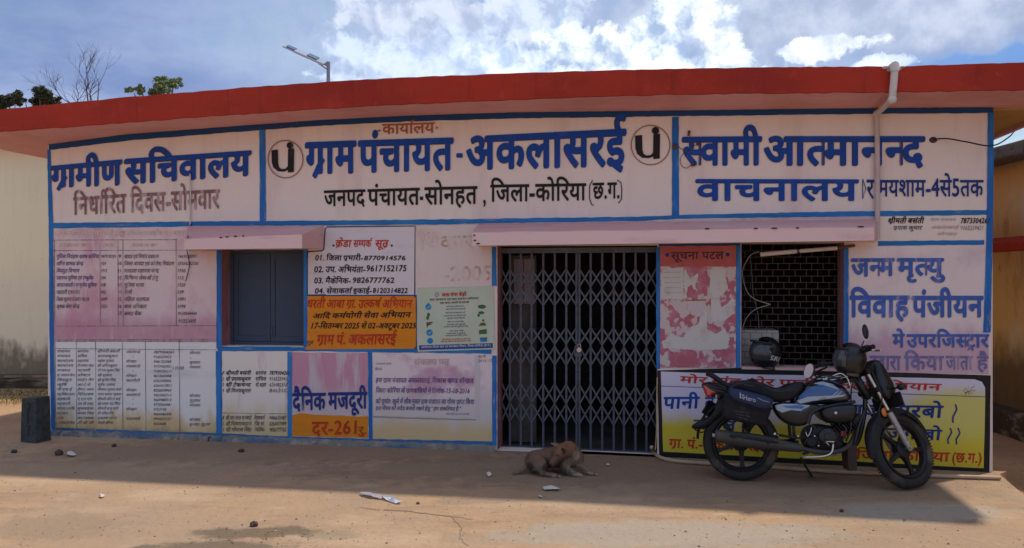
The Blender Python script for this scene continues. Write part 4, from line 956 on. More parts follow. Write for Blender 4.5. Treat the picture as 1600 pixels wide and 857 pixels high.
# notice board: header, board, papers
nb = wthing('notice_board', 'pink notice board with red head and torn papers between gate and window', 'notice board')
P = lambda pts, off, name, mat, par, n=8, j=.4, th=.0: pxpoly(pts, off, name, mat, par, n, j, th)
i_bd = ink('ink_board', (.06, .025, .05), amt=.2, th=.66)
P([(1031.5, 385), (1150, 384), (1150, 575), (1031.5, 574.5)], .010, 'board', m_torn, nb, 20, .1, .006)
P([(1031.5, 385.5), (1150, 384.5), (1150, 417), (1031.5, 416.5)], .0125, 'board_head', m_boardhead, nb, 20, .1, .002)
lettering('सूचना', (1048, 1092, 394.5, 394, 406, 405), i_bd, nb, bold=.02, off=.0145); lettering('पटल', (1097, 1131, 394, 393.5, 405.5, 405), i_bd, nb, bold=.02, off=.0145)
dots([(1042.5, 398.5), (1137, 398)], 3.2, i_navy, nb, mapf=lambda a, c, o: W(a, c, .0145))
m_pap2 = paint('old_paper', (.60, .56, .53), [('n', (.52, .40, .38), 7, .52, .68, ST, .7), ('n', (.44, .38, .26), 3, .60, .7, ST, .5)], .95)
for pts in ([(1038, 419), (1068, 418.5), (1068, 468), (1033, 467.5), (1032, 430)], [(1109, 420), (1120, 418), (1135, 421), (1133, 432), (1138, 450), (1128, 462), (1115, 466), (1109, 455)],
            [(1069, 420), (1073, 424), (1078, 436), (1083, 440), (1085, 432), (1090, 426), (1092, 432), (1086, 446), (1090, 456), (1084, 452), (1080, 444), (1074, 450), (1073, 467), (1069, 468)],
            [(1110, 469), (1122, 468), (1128, 480), (1138, 474), (1144, 466), (1148, 470), (1148, 490), (1134, 500), (1118, 506), (1112, 498)],
            [(1034, 535), (1050, 522), (1066, 528), (1080, 512), (1092, 505), (1096, 485), (1104, 486), (1105, 515), (1118, 522), (1134, 515), (1140, 530), (1138, 545), (1100, 548), (1062, 546), (1036, 544)]):
    P(pts, .0135, 'paper_scrap', m_pap2, nb, 3, .9, .0008)
for k in range(5): pxline([(1036 + k, 426 + 8 * k), (1064, 425.5 + 8 * k)], .5, .0150, 'print_line', i_grey, nb)
P([(1071, 468.5), (1103, 468), (1103, 470), (1071, 470.5)], .0135, 'paper_scrap', m_jamb, nb, 5, .3)
# printed poster beside the gate
po = wthing('poster', 'printed pale green water conservation poster with blue foot strip left of the gate', 'poster')
m_post = paint('poster_green', (.50, .55, .42), [('n', (.60, .60, .54), 2, .45, .65, ST, .7)], .55)
P([(651.5, 451.5), (771, 447.5), (773.5, 546), (653, 549.5)], .009, 'sheet', m_post, po, 30, .3, .002)
P([(654.5, 540), (770, 536.5), (770, 544), (655, 547.5)], .0105, 'foot_strip', paint('poster_navy', (.02, .06, .25), rough=.5), po, 60, 0)
i_w = paint('print_white', (.6, .6, .65)); i_pb = paint('print_brown', (.14, .09, .06)); i_pr = paint('print_red', (.5, .05, .03)); i_pbl = paint('print_blue', (.02, .22, .50)); i_pg = paint('print_green', (.07, .14, .05)); i_pd = paint('print_dark', (.12, .11, .22))
PT = lambda s, x0, x1, y0, y1, m, b=.012, dy=-.03: lettering(s, (x0, x1, y0, y0 + dy * (x1 - x0), y1, y1 + dy * (x1 - x0)), m, po, bold=b, off=.0118, res=1)
PT('आयोजक-जिला जल एवं स्वच्छता मिशन, जिला-कोरिया (छ.ग.)', 658, 767, 541.5, 544.5, i_w, .015)
PT('जल गंगा बेड़ो', 690, 729, 458.5, 464, i_pr, .035); PT('जल संरक्षण एवं जल संचयन अभियान', 671, 748, 467.3, 470.3, i_pb, .02); PT('एक साथ, जल्दी से स्वच्छ', 687, 733, 472.4, 475.2, i_pb, .02)
for s, x0, x1, y, m in (('पानी बचाव भविष्य बचाव', 697, 725, 478.5, i_pd), ('जल है तो कल है इसको', 696, 727, 482.8, i_pd), ('वर्षा जल का सदुपयोग करें', 696, 727, 488.5, i_pd), ('घर की छत पर संग्रहण करें', 694, 728, 493, i_pd), ('भूजल स्तर बढ़ाये', 698, 726, 496.8, i_pd),
                        ('खेत का पानी खेत', 699, 725, 502.5, i_pd), ('मेड़ बंधान करें और पेड़', 698, 727, 506.8, i_pd), ('लगाकर जल को सुरक्षित रखें', 693, 731, 510.2, i_pd), ('नल बंद रखें', 702, 724, 516.8, i_pd), ('पानी व्यर्थ न बहने दें', 698, 727, 520.8, i_pd), ('स्वच्छ जल स्वस्थ जीवन सबका', 696, 730, 524, i_pd),
                        ('आइये मिलकर जल संरक्षण का संकल्प लें', 690, 735, 530, i_pr), ('जल ही जीवन है इसे व्यर्थ न करें', 688, 736, 533.3, i_pr)):
    PT(s, x0, x1, y, y + 1.9, m)
disc = lambda x, y, r, m, nm='icon', sy=1.0: pxpoly([(x + r * math.cos(t * math.pi / 8), y + r * sy * math.sin(t * math.pi / 8)) for t in range(16)], .0115, nm, m, po)
for x, y, r, drop in ((669, 480, 4.6, 1), (671, 520, 5.0, 0), (672, 533, 4.6, 0)):
    disc(x, y, r, i_pbl)
    if drop: pxpoly([(x - 3.6, y - 2.6), (x + .4, y - 7), (x + 4, y - 2)], .0112, 'icon', i_pbl, po)
    if y < 530: pxline([(x - 2.2, y), (x - .4, y + 1.8), (x + 2.6, y - 1.6)], .9, .0125, 'tick', i_w, po)
for x, y in ((669.5, 492), (668, 497)): disc(x, y, 2.2, i_pg, sy=1.4)
for pts in ([(666, 504), (676, 503), (676, 505), (671, 506), (675, 507), (669, 509), (667, 513)],): pxpoly(pts, .0115, 'icon', i_pb, po)
for x, y, r, s_ in ((753, 479.5, 6.3, .5), (752, 489, 4.6, .5), (748, 493, 2, 1.2)): disc(x, y, r, i_pg, sy=s_)
pxpoly([(748, 509.5), (751, 505), (757, 504), (760, 509)], .0115, 'icon', i_pb, po); disc(755, 501, 1.8, i_pg)
pxpoly([(748, 516), (760, 514.5), (760.5, 522), (749, 523)], .0115, 'icon', i_pg, po, 4, .5); pxpoly([(750, 529), (761, 528), (761, 534), (751, 534.5)], .0115, 'icon', i_pbl, po, 4, .4); pxpoly([(750, 528), (761, 527), (761, 529), (751, 530)], .0117, 'icon', i_pg, po, 4, .3)
pxline([(682.5 + 3.2 * math.cos(t / 8 * math.pi), 460.5 + 3.2 * math.sin(t / 8 * math.pi)) for t in range(17)], .6, .0115, 'icon', i_pb, po); disc(682.5, 460.5, 1.0, i_pb)
# small switch box / mortar repair at bottom left corner
b = MB(); 
for k in range(26):
    x = random.choice([random.uniform(90, 330), random.uniform(560, 770)]); y = 676 + (x - 90) * .032 + random.uniform(-1, 6); b.ball(W(x, y, .0), (random.uniform(.02, .07), .008, random.uniform(.008, .02)), 7, 4)
b.build('chipped_plaster', m_conc, office)
# hose pipe along the foot of the wall
hp = empty('hose_pipe', 'cream plastic hose lying on the ground along the foot of the right wall', 'hose')
m_hose = paint('cream_hose', (.48, .34, .22), [('n', (.3, .2, .13), 9, .5, .7, ST, .5)], .6)
pts = [G(1017, 697, .03), G(1020, 705, .02), G(1030, 714, .02), G(1052, 720, .02), G(1100, 724, .02), G(1200, 730, .02), G(1320, 738, .02), G(1440, 743, .02), G(1563, 747, .02)]
pts[0] = loc2w((W(1018, 698, .04).x, -.04, .10)); 
b = MB(); b.tube(bez(pts, 6), .0165, 8); b.build('hose', m_hose, hp, smooth=True)
cd = empty('upright_cable', 'thin pale cable standing against the gate jamb and running into the hose', 'cable', M=MW)
b = MB(); b.tube(bez([W(1027, 590, .02), W(1026, 640, .03), W(1026, 670, .02), W(1024, 704, .03)]), .006, 6); b.build('cable', m_hose, cd, smooth=True)
# debris
def rock(name, px, py, r, label, mat, sy=.7, z=.0, cat='stone'):
    b = MB(); b.ball((0, 0, r * .35), (r, r * .8, r * sy), 9, 6); b.v = [v * random.uniform(.8, 1.2) for v in b.v]
    o = b.build(name, mat); g_ = G(px, py, z); o.location = (g_.x, g_.y, gz(g_.x)); o.rotation_euler = (0, 0, random.random() * 6); tag(o, label, cat, 'stones lying on the yard')
m_dstone = paint('dark_stone', (.07, .045, .04), [('n', (.12, .08, .06), 20, .5, .6, ST, .6)]); m_wst = paint('pale_scrap', (.62, .58, .52))
rock('stone', 92, 704, .042, 'larger dark stone lying right of the white scrap near the concrete post', m_dstone, .9)
rock('stone', 22, 700, .030, 'small dark stone at the left end of the yard', m_dstone)
rock('stone', 178, 692, .028, 'small dark stone close to the wall under the register table', m_dstone)
rock('stone', 377, 702, .035, 'flat dark stone under the staff list panel', m_dstone, .4)
rock('stone', 397, 818, .03, 'dark clod on the damp patch in the foreground', m_dstone)
rock('stone', 1315, 800, .018, 'tiny dark pebble on the shade edge left of the front wheel', m_dstone)
rock('stone', 653, 786, .014, 'tiny dark pebble behind the plastic wrapper', m_dstone)
def scrap(name, pts, label, mat, cat, h=.012, sub=3):
    P_ = [G(x, y, .006) for x, y in pts]; c = sum(P_, Vector()) / len(P_); vs = [p - c for p in P_]; n_ = len(vs)
    for v in vs: v.z = random.uniform(.001, h)
    inner = [v * .5 + Vector((0, 0, random.uniform(.2, 1) * h)) for v in vs]
    allv = vs + inner + [Vector((0, 0, h))]; fs = []
    for i in range(n_):
        j = (i + 1) % n_; fs += [(i, j, n_ + j), (i, n_ + j, n_ + i), (n_ + i, n_ + j, 2 * n_)]
    b = MB(); b.add(allv, fs); lo = [v - Vector((0, 0, .0015)) for v in allv]; b.add(lo, [tuple(reversed(f)) for f in fs]); o = b.build(name, mat); o.location = (c.x, c.y, c.z + gz(c.x)); tag(o, label, cat, 'white scraps on the yard' if cat == 'paper' else 'plastic wrapper pieces')
scrap('paper_scrap', [(848, 763), (862, 762), (875, 764), (874, 767), (850, 767)], 'long white paper scrap on the ground below the dog', m_wst, 'paper', .02)
scrap('paper_scrap', [(841, 775), (846, 775), (848, 778), (843, 778)], 'tiny white paper bit on the sunlit edge below the long scrap', m_wst, 'paper')
scrap('paper_scrap', [(760, 741), (764, 742), (768, 744), (763, 745)], 'small curled white scrap left of the dog', m_wst, 'paper', .03)
scrap('paper_scrap', [(104, 704), (112, 702.5), (120, 705), (112, 707), (105, 706.5)], 'oval white scrap beside the dark stone on the left', m_wst, 'paper', .03)
scrap('paper_scrap', [(155, 769), (160, 768), (164, 770), (158, 772)], 'small white crumb on the sunlit ground at left', m_wst, 'paper', .02)
scrap('paper_scrap', [(947, 727), (950, 726), (953, 728), (948, 729)], 'tiny white bit right of the dog paws', m_wst, 'paper', .015)
m_film = paint('clear_film', (.62, .64, .66), rough=.15, trans=.55)
scrap('plastic_wrapper', [(562, 769), (575, 768), (590, 772), (600, 774), (596, 778), (580, 776), (566, 773)], 'crumpled clear plastic wrapper, left half of the pair on sunlit ground', m_film, 'wrapper', .022)
scrap('plastic_wrapper', [(597, 774), (612, 775), (624, 780), (628, 785), (618, 785), (606, 781), (598, 778)], 'crumpled clear plastic wrapper, right half of the pair on sunlit ground', m_film, 'wrapper', .022)
b = MB()
for k in range(1100):
    x = random.uniform(0, 1600); y = random.choice([random.uniform(700, 857), random.uniform(735, 857)]); g = G(x, y, .003); g.z += gz(g.x); r_ = random.uniform(.0015, .005) * (1 if random.random() < .93 else 2)
    if g.x > 4.4: continue
    b.ball(g, (r_, r_, r_ * .6), 5, 3)
for k in range(70):
    g = G(random.gauss(410, 70), random.gauss(836, 9), .002); g.z += gz(g.x); r_ = random.uniform(.003, .009); b.ball(g, (r_, r_, r_ * .5), 5, 3)
o = b.build('grit', paint('grit', (.17, .13, .10), [('n', (.42, .36, .28), 6, .5, .52, ST, .9)], 1)); o['kind'] = 'stuff'
# ---- stone post left of the office
sp_ = empty('stone_post', 'short square dark stone post with carved letters at the left corner', 'post', loc=(G(56, 682).x, G(56, 682).y, -.05), rz=R(-20))
m_sp = paint('dark_granite', (.045, .055, .055), [('n', (.09, .10, .10), 8, .5, .7, ST, .6), ('n', (.02, .02, .02), 20, .5, .6, ST, .5)], .8, bump=(30, .4, .01))
b = MB(); w_ = .115; b.add([(-w_, -.09, -.1), (w_, -.09, -.1), (w_, .09, -.1), (-w_, .09, -.1), (-w_ * .93, -.08, .455), (w_ * .93, -.08, .47), (w_ * .93, .08, .47), (-w_ * .93, .08, .455)], [(0, 3, 2, 1), (4, 5, 6, 7), (0, 1, 5, 4), (1, 2, 6, 5), (2, 3, 7, 6), (3, 0, 4, 7)])
o = b.build('post_body', m_sp, sp_); bevel(o, .012, 2)
b = MB()
for pts in ([(-.04, .40), (0, .41), (.03, .38), (.0, .35), (-.03, .34)], [(.0, .33), (.0, .2)], [(-.03, .17), (.03, .17), (.0, .12), (.02, .08)]):
    v, f = stroke2(pts, .012); b.add([(x, -.0935 + (z - .0) * .012, z) for x, z in v], f)
b.build('carving', m_black, sp_)
# ---- left neighbour: cream wall with mould stains and plinth ledge
nbL = empty('cream_building', 'cream-washed building with mouldy foot seen past the left corner', 'building', loc=(-8.6, 12.0, 0), rz=R(2))
m_cw = paint('cream_limewash', (.88, .79, .54), [('n', (.84, .75, .54), .8, .45, .65, ST, .6), ('z', (.78, .70, .56), 1.3, 2.1, .6, .6), ('z', (.13, .10, .05), .30, .70, 1.1, .85), ('n', (.16, .13, .07), 16, .64, .69, (1.6, 1, .5), .35), ('n', (.45, .42, .34), 5, .5, .7, VS, .12)], .92, bump=(30, .3, .01))
b = MB(); b.box((-9, 0, .02), (4.5, .3, 3.8)); b.build('wall', m_cw, nbL)
m_mould = paint('mould_ledge', (.07, .05, .035), [('n', (.28, .24, .18), 3, .52, .62, HS, .8)], 1, bump=(20, .6, .02))
b = MB(); b.box((-9, -.10, -.15), (4.6, .0, .10)); bevel(b.build('plinth', m_mould, nbL), .03)
b = MB(); b.box((-9, -.13, .06), (4.6, -.101, .10)); b.build('plinth_ledge', paint('ledge_stone', (.30, .20, .14), [('n', (.1, .08, .05), 4, .5, .6, ST, .7)]), nbL)
b = MB(); b.box((-9, -.3, 3.8), (4.8, 5, 3.95)); b.build('roof_slab', m_soffit, nbL)
# grass strip at its foot
b = MB()
for k in range(3200):
    x = random.uniform(-12, -5.2); y = 11.1 + random.uniform(-.75, .6) ; h = random.uniform(.04, .13); a = random.uniform(0, 6.28); w_ = .008
    b.add([(x, y, -.14), (x + w_ * math.cos(a), y + w_ * math.sin(a), -.11), (x + random.uniform(-.04, .04), y + random.uniform(-.04, .04), -.14 + h)], [(0, 1, 2)])
o = b.build('grass', paint('dry_grass', (.16, .16, .04), [('n', (.34, .26, .10), 1.5, .4, .6, ST, .8)], 1)); o['kind'] = 'stuff'
# ---- right neighbour: ochre wall running towards the viewer
nbR = empty('ochre_building', 'weathered ochre building with red ledge and dark window right of the office', 'building', loc=(6.05, 9.6, 0), rz=R(0))
m_oc = paint('ochre_wash', (.74, .46, .17), [('n', (.66, .55, .38), 1.4, .46, .64, (1, 1, .6), .8), ('n', (.42, .20, .05), 2.3, .5, .7, (1, 1, .4), .7), ('z', (.10, .06, .03), .55, 1.05, .6, .85), ('n', (.16, .09, .04), 6, .62, .70, (1, 1, .4), .7), ('z', (.30, .22, .13), 3.2, 2.9, .3, .7)], .92, bump=(22, .4, .01))
b = MB()
# wall in plane x=0 running from y=+2 (far) to y=-5 (near), with a window opening y -1.12..-2.4, z 1.0..1.95
wy0, wy1, wz0, wz1 = -1.05, -2.3, .92, 1.95
for (ya, yb, za, zb) in ((2, wy0, -.3, 3.05), (wy1, -6, -.3, 3.05), (wy0, wy1, -.3, wz0), (wy0, wy1, wz1, 3.05)): b.add([(0, ya, za), (0, yb, za), (0, yb, zb), (0, ya, zb)], [(0, 1, 2, 3)])
for p, q in (((wy0, wz0), (wy1, wz0)), ((wy1, wz0), (wy1, wz1)), ((wy1, wz1), (wy0, wz1)), ((wy0, wz1), (wy0, wz0))): b.add([(0, p[0], p[1]), (0, q[0], q[1]), (.2, q[0], q[1]), (.2, p[0], p[1])], [(0, 1, 2, 3)])
b.add([(0, 2, -.3), (5, 2, -.3), (5, 2, 3.05), (0, 2, 3.05)], [(0, 1, 2, 3)])
b.build('wall', m_oc, nbR)
b = MB(); b.box((.12, wy1, wz0), (.16, wy0, wz1)); b.build('window', m_dark, nbR)
m_slab = paint('weathered_slab', (.14, .12, .10), [('n', (.34, .29, .22), 3, .5, .6, ST, .8), ('n', (.04, .04, .03), 6, .5, .6, ST, .6)], 1, bump=(18, .8, .03))
b = MB(); b.box((-.32, -6, 3.05), (5, 2.3, 3.22)); bevel(b.build('roof_slab', m_slab, nbR), .03, 2)
b = MB(); b.box((-.42, -4.5, 1.98), (-.001, -.15, 2.06)); b.add([(-.42, -4.5, 2.06), (0, -4.5, 2.16), (0, -.15, 2.16), (-.42, -.15, 2.06)], [(0, 1, 2, 3)]); b.build('window_ledge', m_fascia, nbR)
b = MB(); b.box((-.28, -6, -.3), (-.001, 2, .10)); bevel(b.build('plinth', m_mould, nbR), .03, 2)
# ---- street lamp behind the roof
lx = (513 - CX) / FPX * 17; lz = lambda y, d=17: EYE + (HZ - y) / FPX * d
st = empty('street_lamp', 'grey pole with slanting solar street lamp rising behind the red roof', 'street lamp', loc=(lx, 17, 0))
m_galv = paint('galvanised', (.20, .24, .30), rough=.5, metal=.3)
b = MB(); b.tube([(0, 0, -.1), (0, 0, lz(97))], .042, 10); b.build('pole', m_galv, st, smooth=40)
e = Vector(((449 - CX) / FPX * 17 - lx, -.1, lz(75))); s0 = Vector((-.03, 0, lz(101.5))); d_ = (e - s0).normalized()
up = Vector((0, 1, 0)).cross(d_).normalized() * -1
b = MB(); mm = Matrix.Translation(s0 + d_ * .05) @ Vector((1, 0, 0)).rotation_difference(d_).to_matrix().to_4x4()
LL = (e - s0).length
b.box((0, -.13, -.03), (LL * .72, .13, .02), mm); b.box((LL * .55, -.10, -.012), (LL, .10, .022), mm); bevel(b.build('solar_head', paint('lamp_head', (.30, .37, .46), rough=.4), st), .01)
b = MB(); b.box((LL * .18, -.10, -.055), (LL * .42, .10, -.031), mm); b.box((LL * .72, -.08, -.04), (LL * .92, .08, -.013), mm); b.build('lens', paint('lamp_lens', (.10, .16, .26), rough=.3), st)
b = MB(); b.tube([Vector((0, 0, lz(110))), s0 + d_ * .45], .014, 6); b.tube([Vector((0, 0, lz(103))), s0 + d_ * .1], .03, 8); b.build('bracket', m_galv, st)
# ---- trees behind
def leafy(name, label, cat_, cx, cyp, dist, clumps, leaf, n, cols, base_y=436):
    X = (cx - CX) / FPX * dist; t = empty(name, label, 'tree', loc=(X, dist, 0), group='trees behind the roof')
    conv = lambda px, py, dy=0: Vector(((px - cx) / FPX * dist, dy, EYE + (HZ - py) / FPX * dist))
    mt = paint('bark', (.10, .07, .05), rough=1); b = MB()
    top = conv(cx, cyp)
    b.tube([(0, 0, -.2), (.1, 0, top.z * .4), (0, 0, top.z)], [.16, .12, .05], 8)
    for (px, py, r) in clumps:
        c = conv(px, py); b.tube([(0, 0, top.z * .55), (c + Vector((0, 0, top.z * .6))) * .5, c], [.07, .045, .015], 6)
    b.build('trunk', mt, t, smooth=True)
    vs = []; fs = []
    per = n // len(clumps)
    for (px, py, r) in clumps:
        c = conv(px, py, random.uniform(-.5, .5)); rr = r / FPX * dist
        subs = [(c + Vector((random.gauss(0, 1), random.gauss(0, 1), random.gauss(0, 1))).normalized() * rr * random.uniform(.3, .95), rr * random.uniform(.22, .4)) for _ in range(13)]
        for k in range(per):
            sc_, sr = random.choice(subs); p = sc_ + Vector((random.gauss(0, .5), random.gauss(0, .5), random.gauss(0, .42))) * sr
            a = Vector((random.uniform(-1, 1), random.uniform(-1, 1), random.uniform(-1, 1))).normalized(); d2 = a.orthogonal().normalized(); e2 = a.cross(d2); s = leaf * random.uniform(.6, 1.3)
            i = len(vs); vs += [p - d2 * s, p + e2 * s * .45, p + d2 * s, p - e2 * s * .45]; fs.append((i, i + 1, i + 2, i + 3))
    m_ = paint('leaf', cols[0], [('n', cols[1], 2.5, .4, .6, ST, .8), ('n', cols[2], 9, .5, .65, ST, .6)], .6)
    MB().add(vs, fs).build('crown', m_, t)
dk = [(.035, .045, .022), (.06, .075, .03), (.02, .026, .014)]
leafy('dark_tree', 'dark round tree rising behind the roof beside the bare tree', 'tree', 64, 158, 30, [(50, 152, 14), (62, 149, 14), (76, 150, 13), (84, 156, 9), (40, 160, 12), (70, 160, 14)], .045, 16000, dk)
leafy('dark_tree', 'small dark tree at the far left edge of the roof', 'tree', 8, 165, 32, [(4, 160, 9), (16, 158, 9), (24, 162, 7), (-8, 162, 14), (10, 168, 10)], .045, 10000, dk)
leafy('green_tree', 'light green leafy tree rising behind the roof right of the bare tree', 'tree', 250, 135, 22, [(252, 122, 10), (265, 125, 11), (271, 133, 9), (240, 134, 10), (256, 136, 12), (222, 142, 8), (210, 146, 6), (232, 142, 8), (262, 142, 10)], .032, 13000, [(.14, .20, .07), (.20, .27, .11), (.07, .11, .04)])
X0 = (138 - CX) / FPX * 26; bt = empty('bare_tree', 'leafless tree with thin forked branches behind the roof', 'tree', loc=(X0, 26, 0), group='trees behind the roof')
conv = lambda px, py, dy=0: Vector(((px - 138) / FPX * 26, dy, EYE + (HZ - py) / FPX * 26))
b = MB(); rnd = random.Random(5)
def branch(p, d, L_, r, depth):
    pts = [p]; rs = [r]; q = p.copy(); dd = d.copy()
    for i in range(5):
        dd = (dd + Vector((rnd.gauss(0, .16), rnd.gauss(0, .16), rnd.gauss(.05, .10)))).normalized(); q = q + dd * L_ / 5; pts.append(q.copy()); rs.append(r * (1 - .11 * (i + 1)))
        if depth > 0 and i >= 1 and rnd.random() < .62:
            sd = (dd + Vector((rnd.choice([-1, 1]) * rnd.uniform(.45, .9), rnd.uniform(-.5, .5), rnd.uniform(-.1, .4)))).normalized(); branch(q.copy(), sd, L_ * rnd.uniform(.45, .75), r * .58, depth - 1)
    b.tube(pts, rs, 5)
    if depth > 0:
        for s in (-1, 1): branch(q.copy(), (dd + Vector((s * rnd.uniform(.2, .5), rnd.uniform(-.3, .3), .1))).normalized(), L_ * .6, rs[-1] * .7, depth - 1)
fork = conv(138, 190); b.tube([(0, 0, -.2), (.05, 0, fork.z * .6), fork], [.14, .11, .08], 8)
for (px, py, r, dp) in (((118, 130), None, .030, 3), ((142, 115), None, .034, 3), ((158, 118), None, .030, 3), ((104, 138), None, .022, 2)):
    t_ = conv(*px); d_ = (t_ - fork); branch(fork.copy(), d_.normalized(), d_.length * .82, r, dp)
b.build('trunk', paint('grey_bark', (.09, .075, .08), rough=1), bt, smooth=True)
# ---- the dog: one skin from tapered capsules, voxel-joined
def dogmesh():
    o_ = Vector(G(870, 740)); 
    b = MB()
    def cap(p, q, r0, r1, n=7):
        p, q = Vector(p), Vector(q)
        for i in range(n):
            t = i / (n - 1); r = r0 + (r1 - r0) * t; b.ball(p + (q - p) * t, r, 14, 9)
    cap((-.185, .03, .095), (-.08, .06, .115), .092, .085); cap((-.08, .06, .115), (.08, .05, .13), .085, .095)      # rump, loin, chest
    cap((.08, .05, .13), (.155, .02, .125), .095, .080); cap((.13, .03, .16), (.10, -.01, .205), .085, .072)   # shoulder to neck
    cap((.10, -.01, .205), (.045, -.055, .205), .072, .062)                            # neck to skull, head turned back
    cap((.045, -.06, .205), (.02, -.085, .19), .060, .052)
    cap((.01, -.09, .175), (-.045, -.10, .115), .038, .024); b.ball((-.052, -.102, .108), (.014, .014, .012), 10, 7)        # muzzle, nose
    b.ball((.005, -.075, .165), (.045, .045, .04), 12, 8)
    cap((-.17, -.02, .10), (-.135, -.07, .085), .075, .055); cap((-.135, -.075, .085), (-.125, -.10, .035), .042, .024)   # thigh, hock
    cap((-.125, -.10, .028), (-.03, -.13, .018), .022, .017); cap((-.03, -.13, .018), (-.005, -.135, .016), .021, .018)
    cap((.085, -.02, .11), (.06, -.065, .065), .055, .038); cap((.06, -.065, .06), (.15, -.11, .028), .032, .019); cap((.15, -.11, .024), (.185, -.12, .018), .022, .018)
    cap((.17, .0, .11), (.19, -.015, .075), .055, .036); cap((.19, -.015, .075), (.275, -.06, .024), .030, .018); cap((.275, -.06, .022), (.31, -.07, .018), .021, .017)
    cap((-.25, .02, .06), (-.30, -.02, .02), .022, .016); cap((-.30, -.02, .02), (-.375, -.05, .010), .015, .009)
    o = b.build('tmp', [m_dog])
    md = o.modifiers.new('r', 'REMESH'); md.mode = 'VOXEL'; md.voxel_size = .006; md.use_smooth_shade = True
    s = o.modifiers.new('s', 'SMOOTH'); s.factor = .6; s.iterations = 5
    tx = bpy.data.textures.new('fur', 'CLOUDS'); tx.noise_scale = .018
    d = o.modifiers.new('d', 'DISPLACE'); d.texture = tx; d.strength = .007; d.mid_level = .5
    bpy.context.view_layer.update()
    me = bpy.data.meshes.new_from_object(o.evaluated_get(bpy.context.evaluated_depsgraph_get())); bpy.data.objects.remove(o)
    return me, o_
DS = ('s',)
m_dog = paint('dog_coat', (.17, .10, .065), [
    ('n', (.28, .17, .11), 14, .5, .7, (1, 1, .5), .6), ('z', (.20, .15, .12), .07, .13, .05, .75),
    ('s', (.24, .10, .048), .06, .235, .11, .055, .5, .7, (0, 2)), ('s', (.035, .028, .025), -.09, .075, .05, .045, .4, .8, (0, 2)), ('s', (.03, .022, .02), -.23, .07, .03, .045, .4, .8, (0, 2)),
    ('s', (.40, .32, .25), .20, .015, .17, .022, .4, .7, (0, 2)), ('s', (.34, .27, .2), .16, .17, .035, .05, .6, .6, (0, 2)), ('s', (.38, .30, .24), -.02, .012, .04, .018, .4, .6, (0, 2)), ('n', (.07, .045, .035), 22, .52, .66, (1, 1, .4), .7), ('s', (.05, .035, .03), .03, .05, .06, .05, .6, .7, (0, 2))], .95, bump=(120, .5, .006))  # dark belly spots: shade between the legs put into the coat colour
me, dl = dogmesh()
dog = empty('dog', 'small brown dog lying before the gate, head turned back to its flank', 'dog', loc=dl)
do = bpy.data.objects.new('body', me); me.name = 'body'; link(do, dog)
m_dogear = paint('dog_ear', (.05, .03, .022), rough=1); m_dogear2 = paint('dog_ear_tan', (.22, .12, .07), rough=1)
b = MB(); b.pillow([(.030, .245), (.060, .235), (.066, .215), (.050, .190), (.036, .205)], -.130, -.118, .4, 2, sm=3); b.build('ear', m_dogear, dog, smooth=True)
b = MB(); b.tube([(.015, -.07, .245), (-.02, -.07, .262), (-.055, -.072, .272)], [.026, .017, .004], 8, flat=.4); b.build('ear', m_dogear2, dog, smooth=True)
b = MB(); b.ball((-.004, -.128, .185), (.009, .006, .006), 8, 6); b.build('eye', m_black, dog, smooth=True)
b = MB(); b.ball((-.056, -.108, .104), (.010, .010, .009), 8, 6); b.build('nose', m_black, dog, smooth=True)
b = MB()
for (x, y) in ((.186, -.12), (.312, -.07), (-.002, -.136)):
    for k in range(4): b.ball((x + .016, y + (k - 1.5) * .009, .011), (.010, .0055, .009), 7, 5)
b.build('toes', paint('paw', (.36, .29, .23), rough=1), dog, smooth=True)
b = MB(); rnd = random.Random(3); vv = [v.co for v in me.vertices]; nn = [v.normal for v in me.vertices]
for k in range(9000):
    i = rnd.randrange(len(vv)); p = vv[i]; nrm = nn[i]
    d_ = (nrm * .5 + Vector((-.4, 0, -.5)) + Vector((rnd.gauss(0, .25), rnd.gauss(0, .25), rnd.gauss(0, .25)))).normalized(); s_ = d_.cross(nrm)
    s_ = (s_.normalized() if s_.length > .01 else Vector((1, 0, 0))) * .0011; e_ = p + d_ * rnd.uniform(.007, .014)
    b.add([p - s_, p + s_, e_], [(0, 1, 2)])
o = b.build('fur', m_dog, dog); o['kind'] = 'stuff'
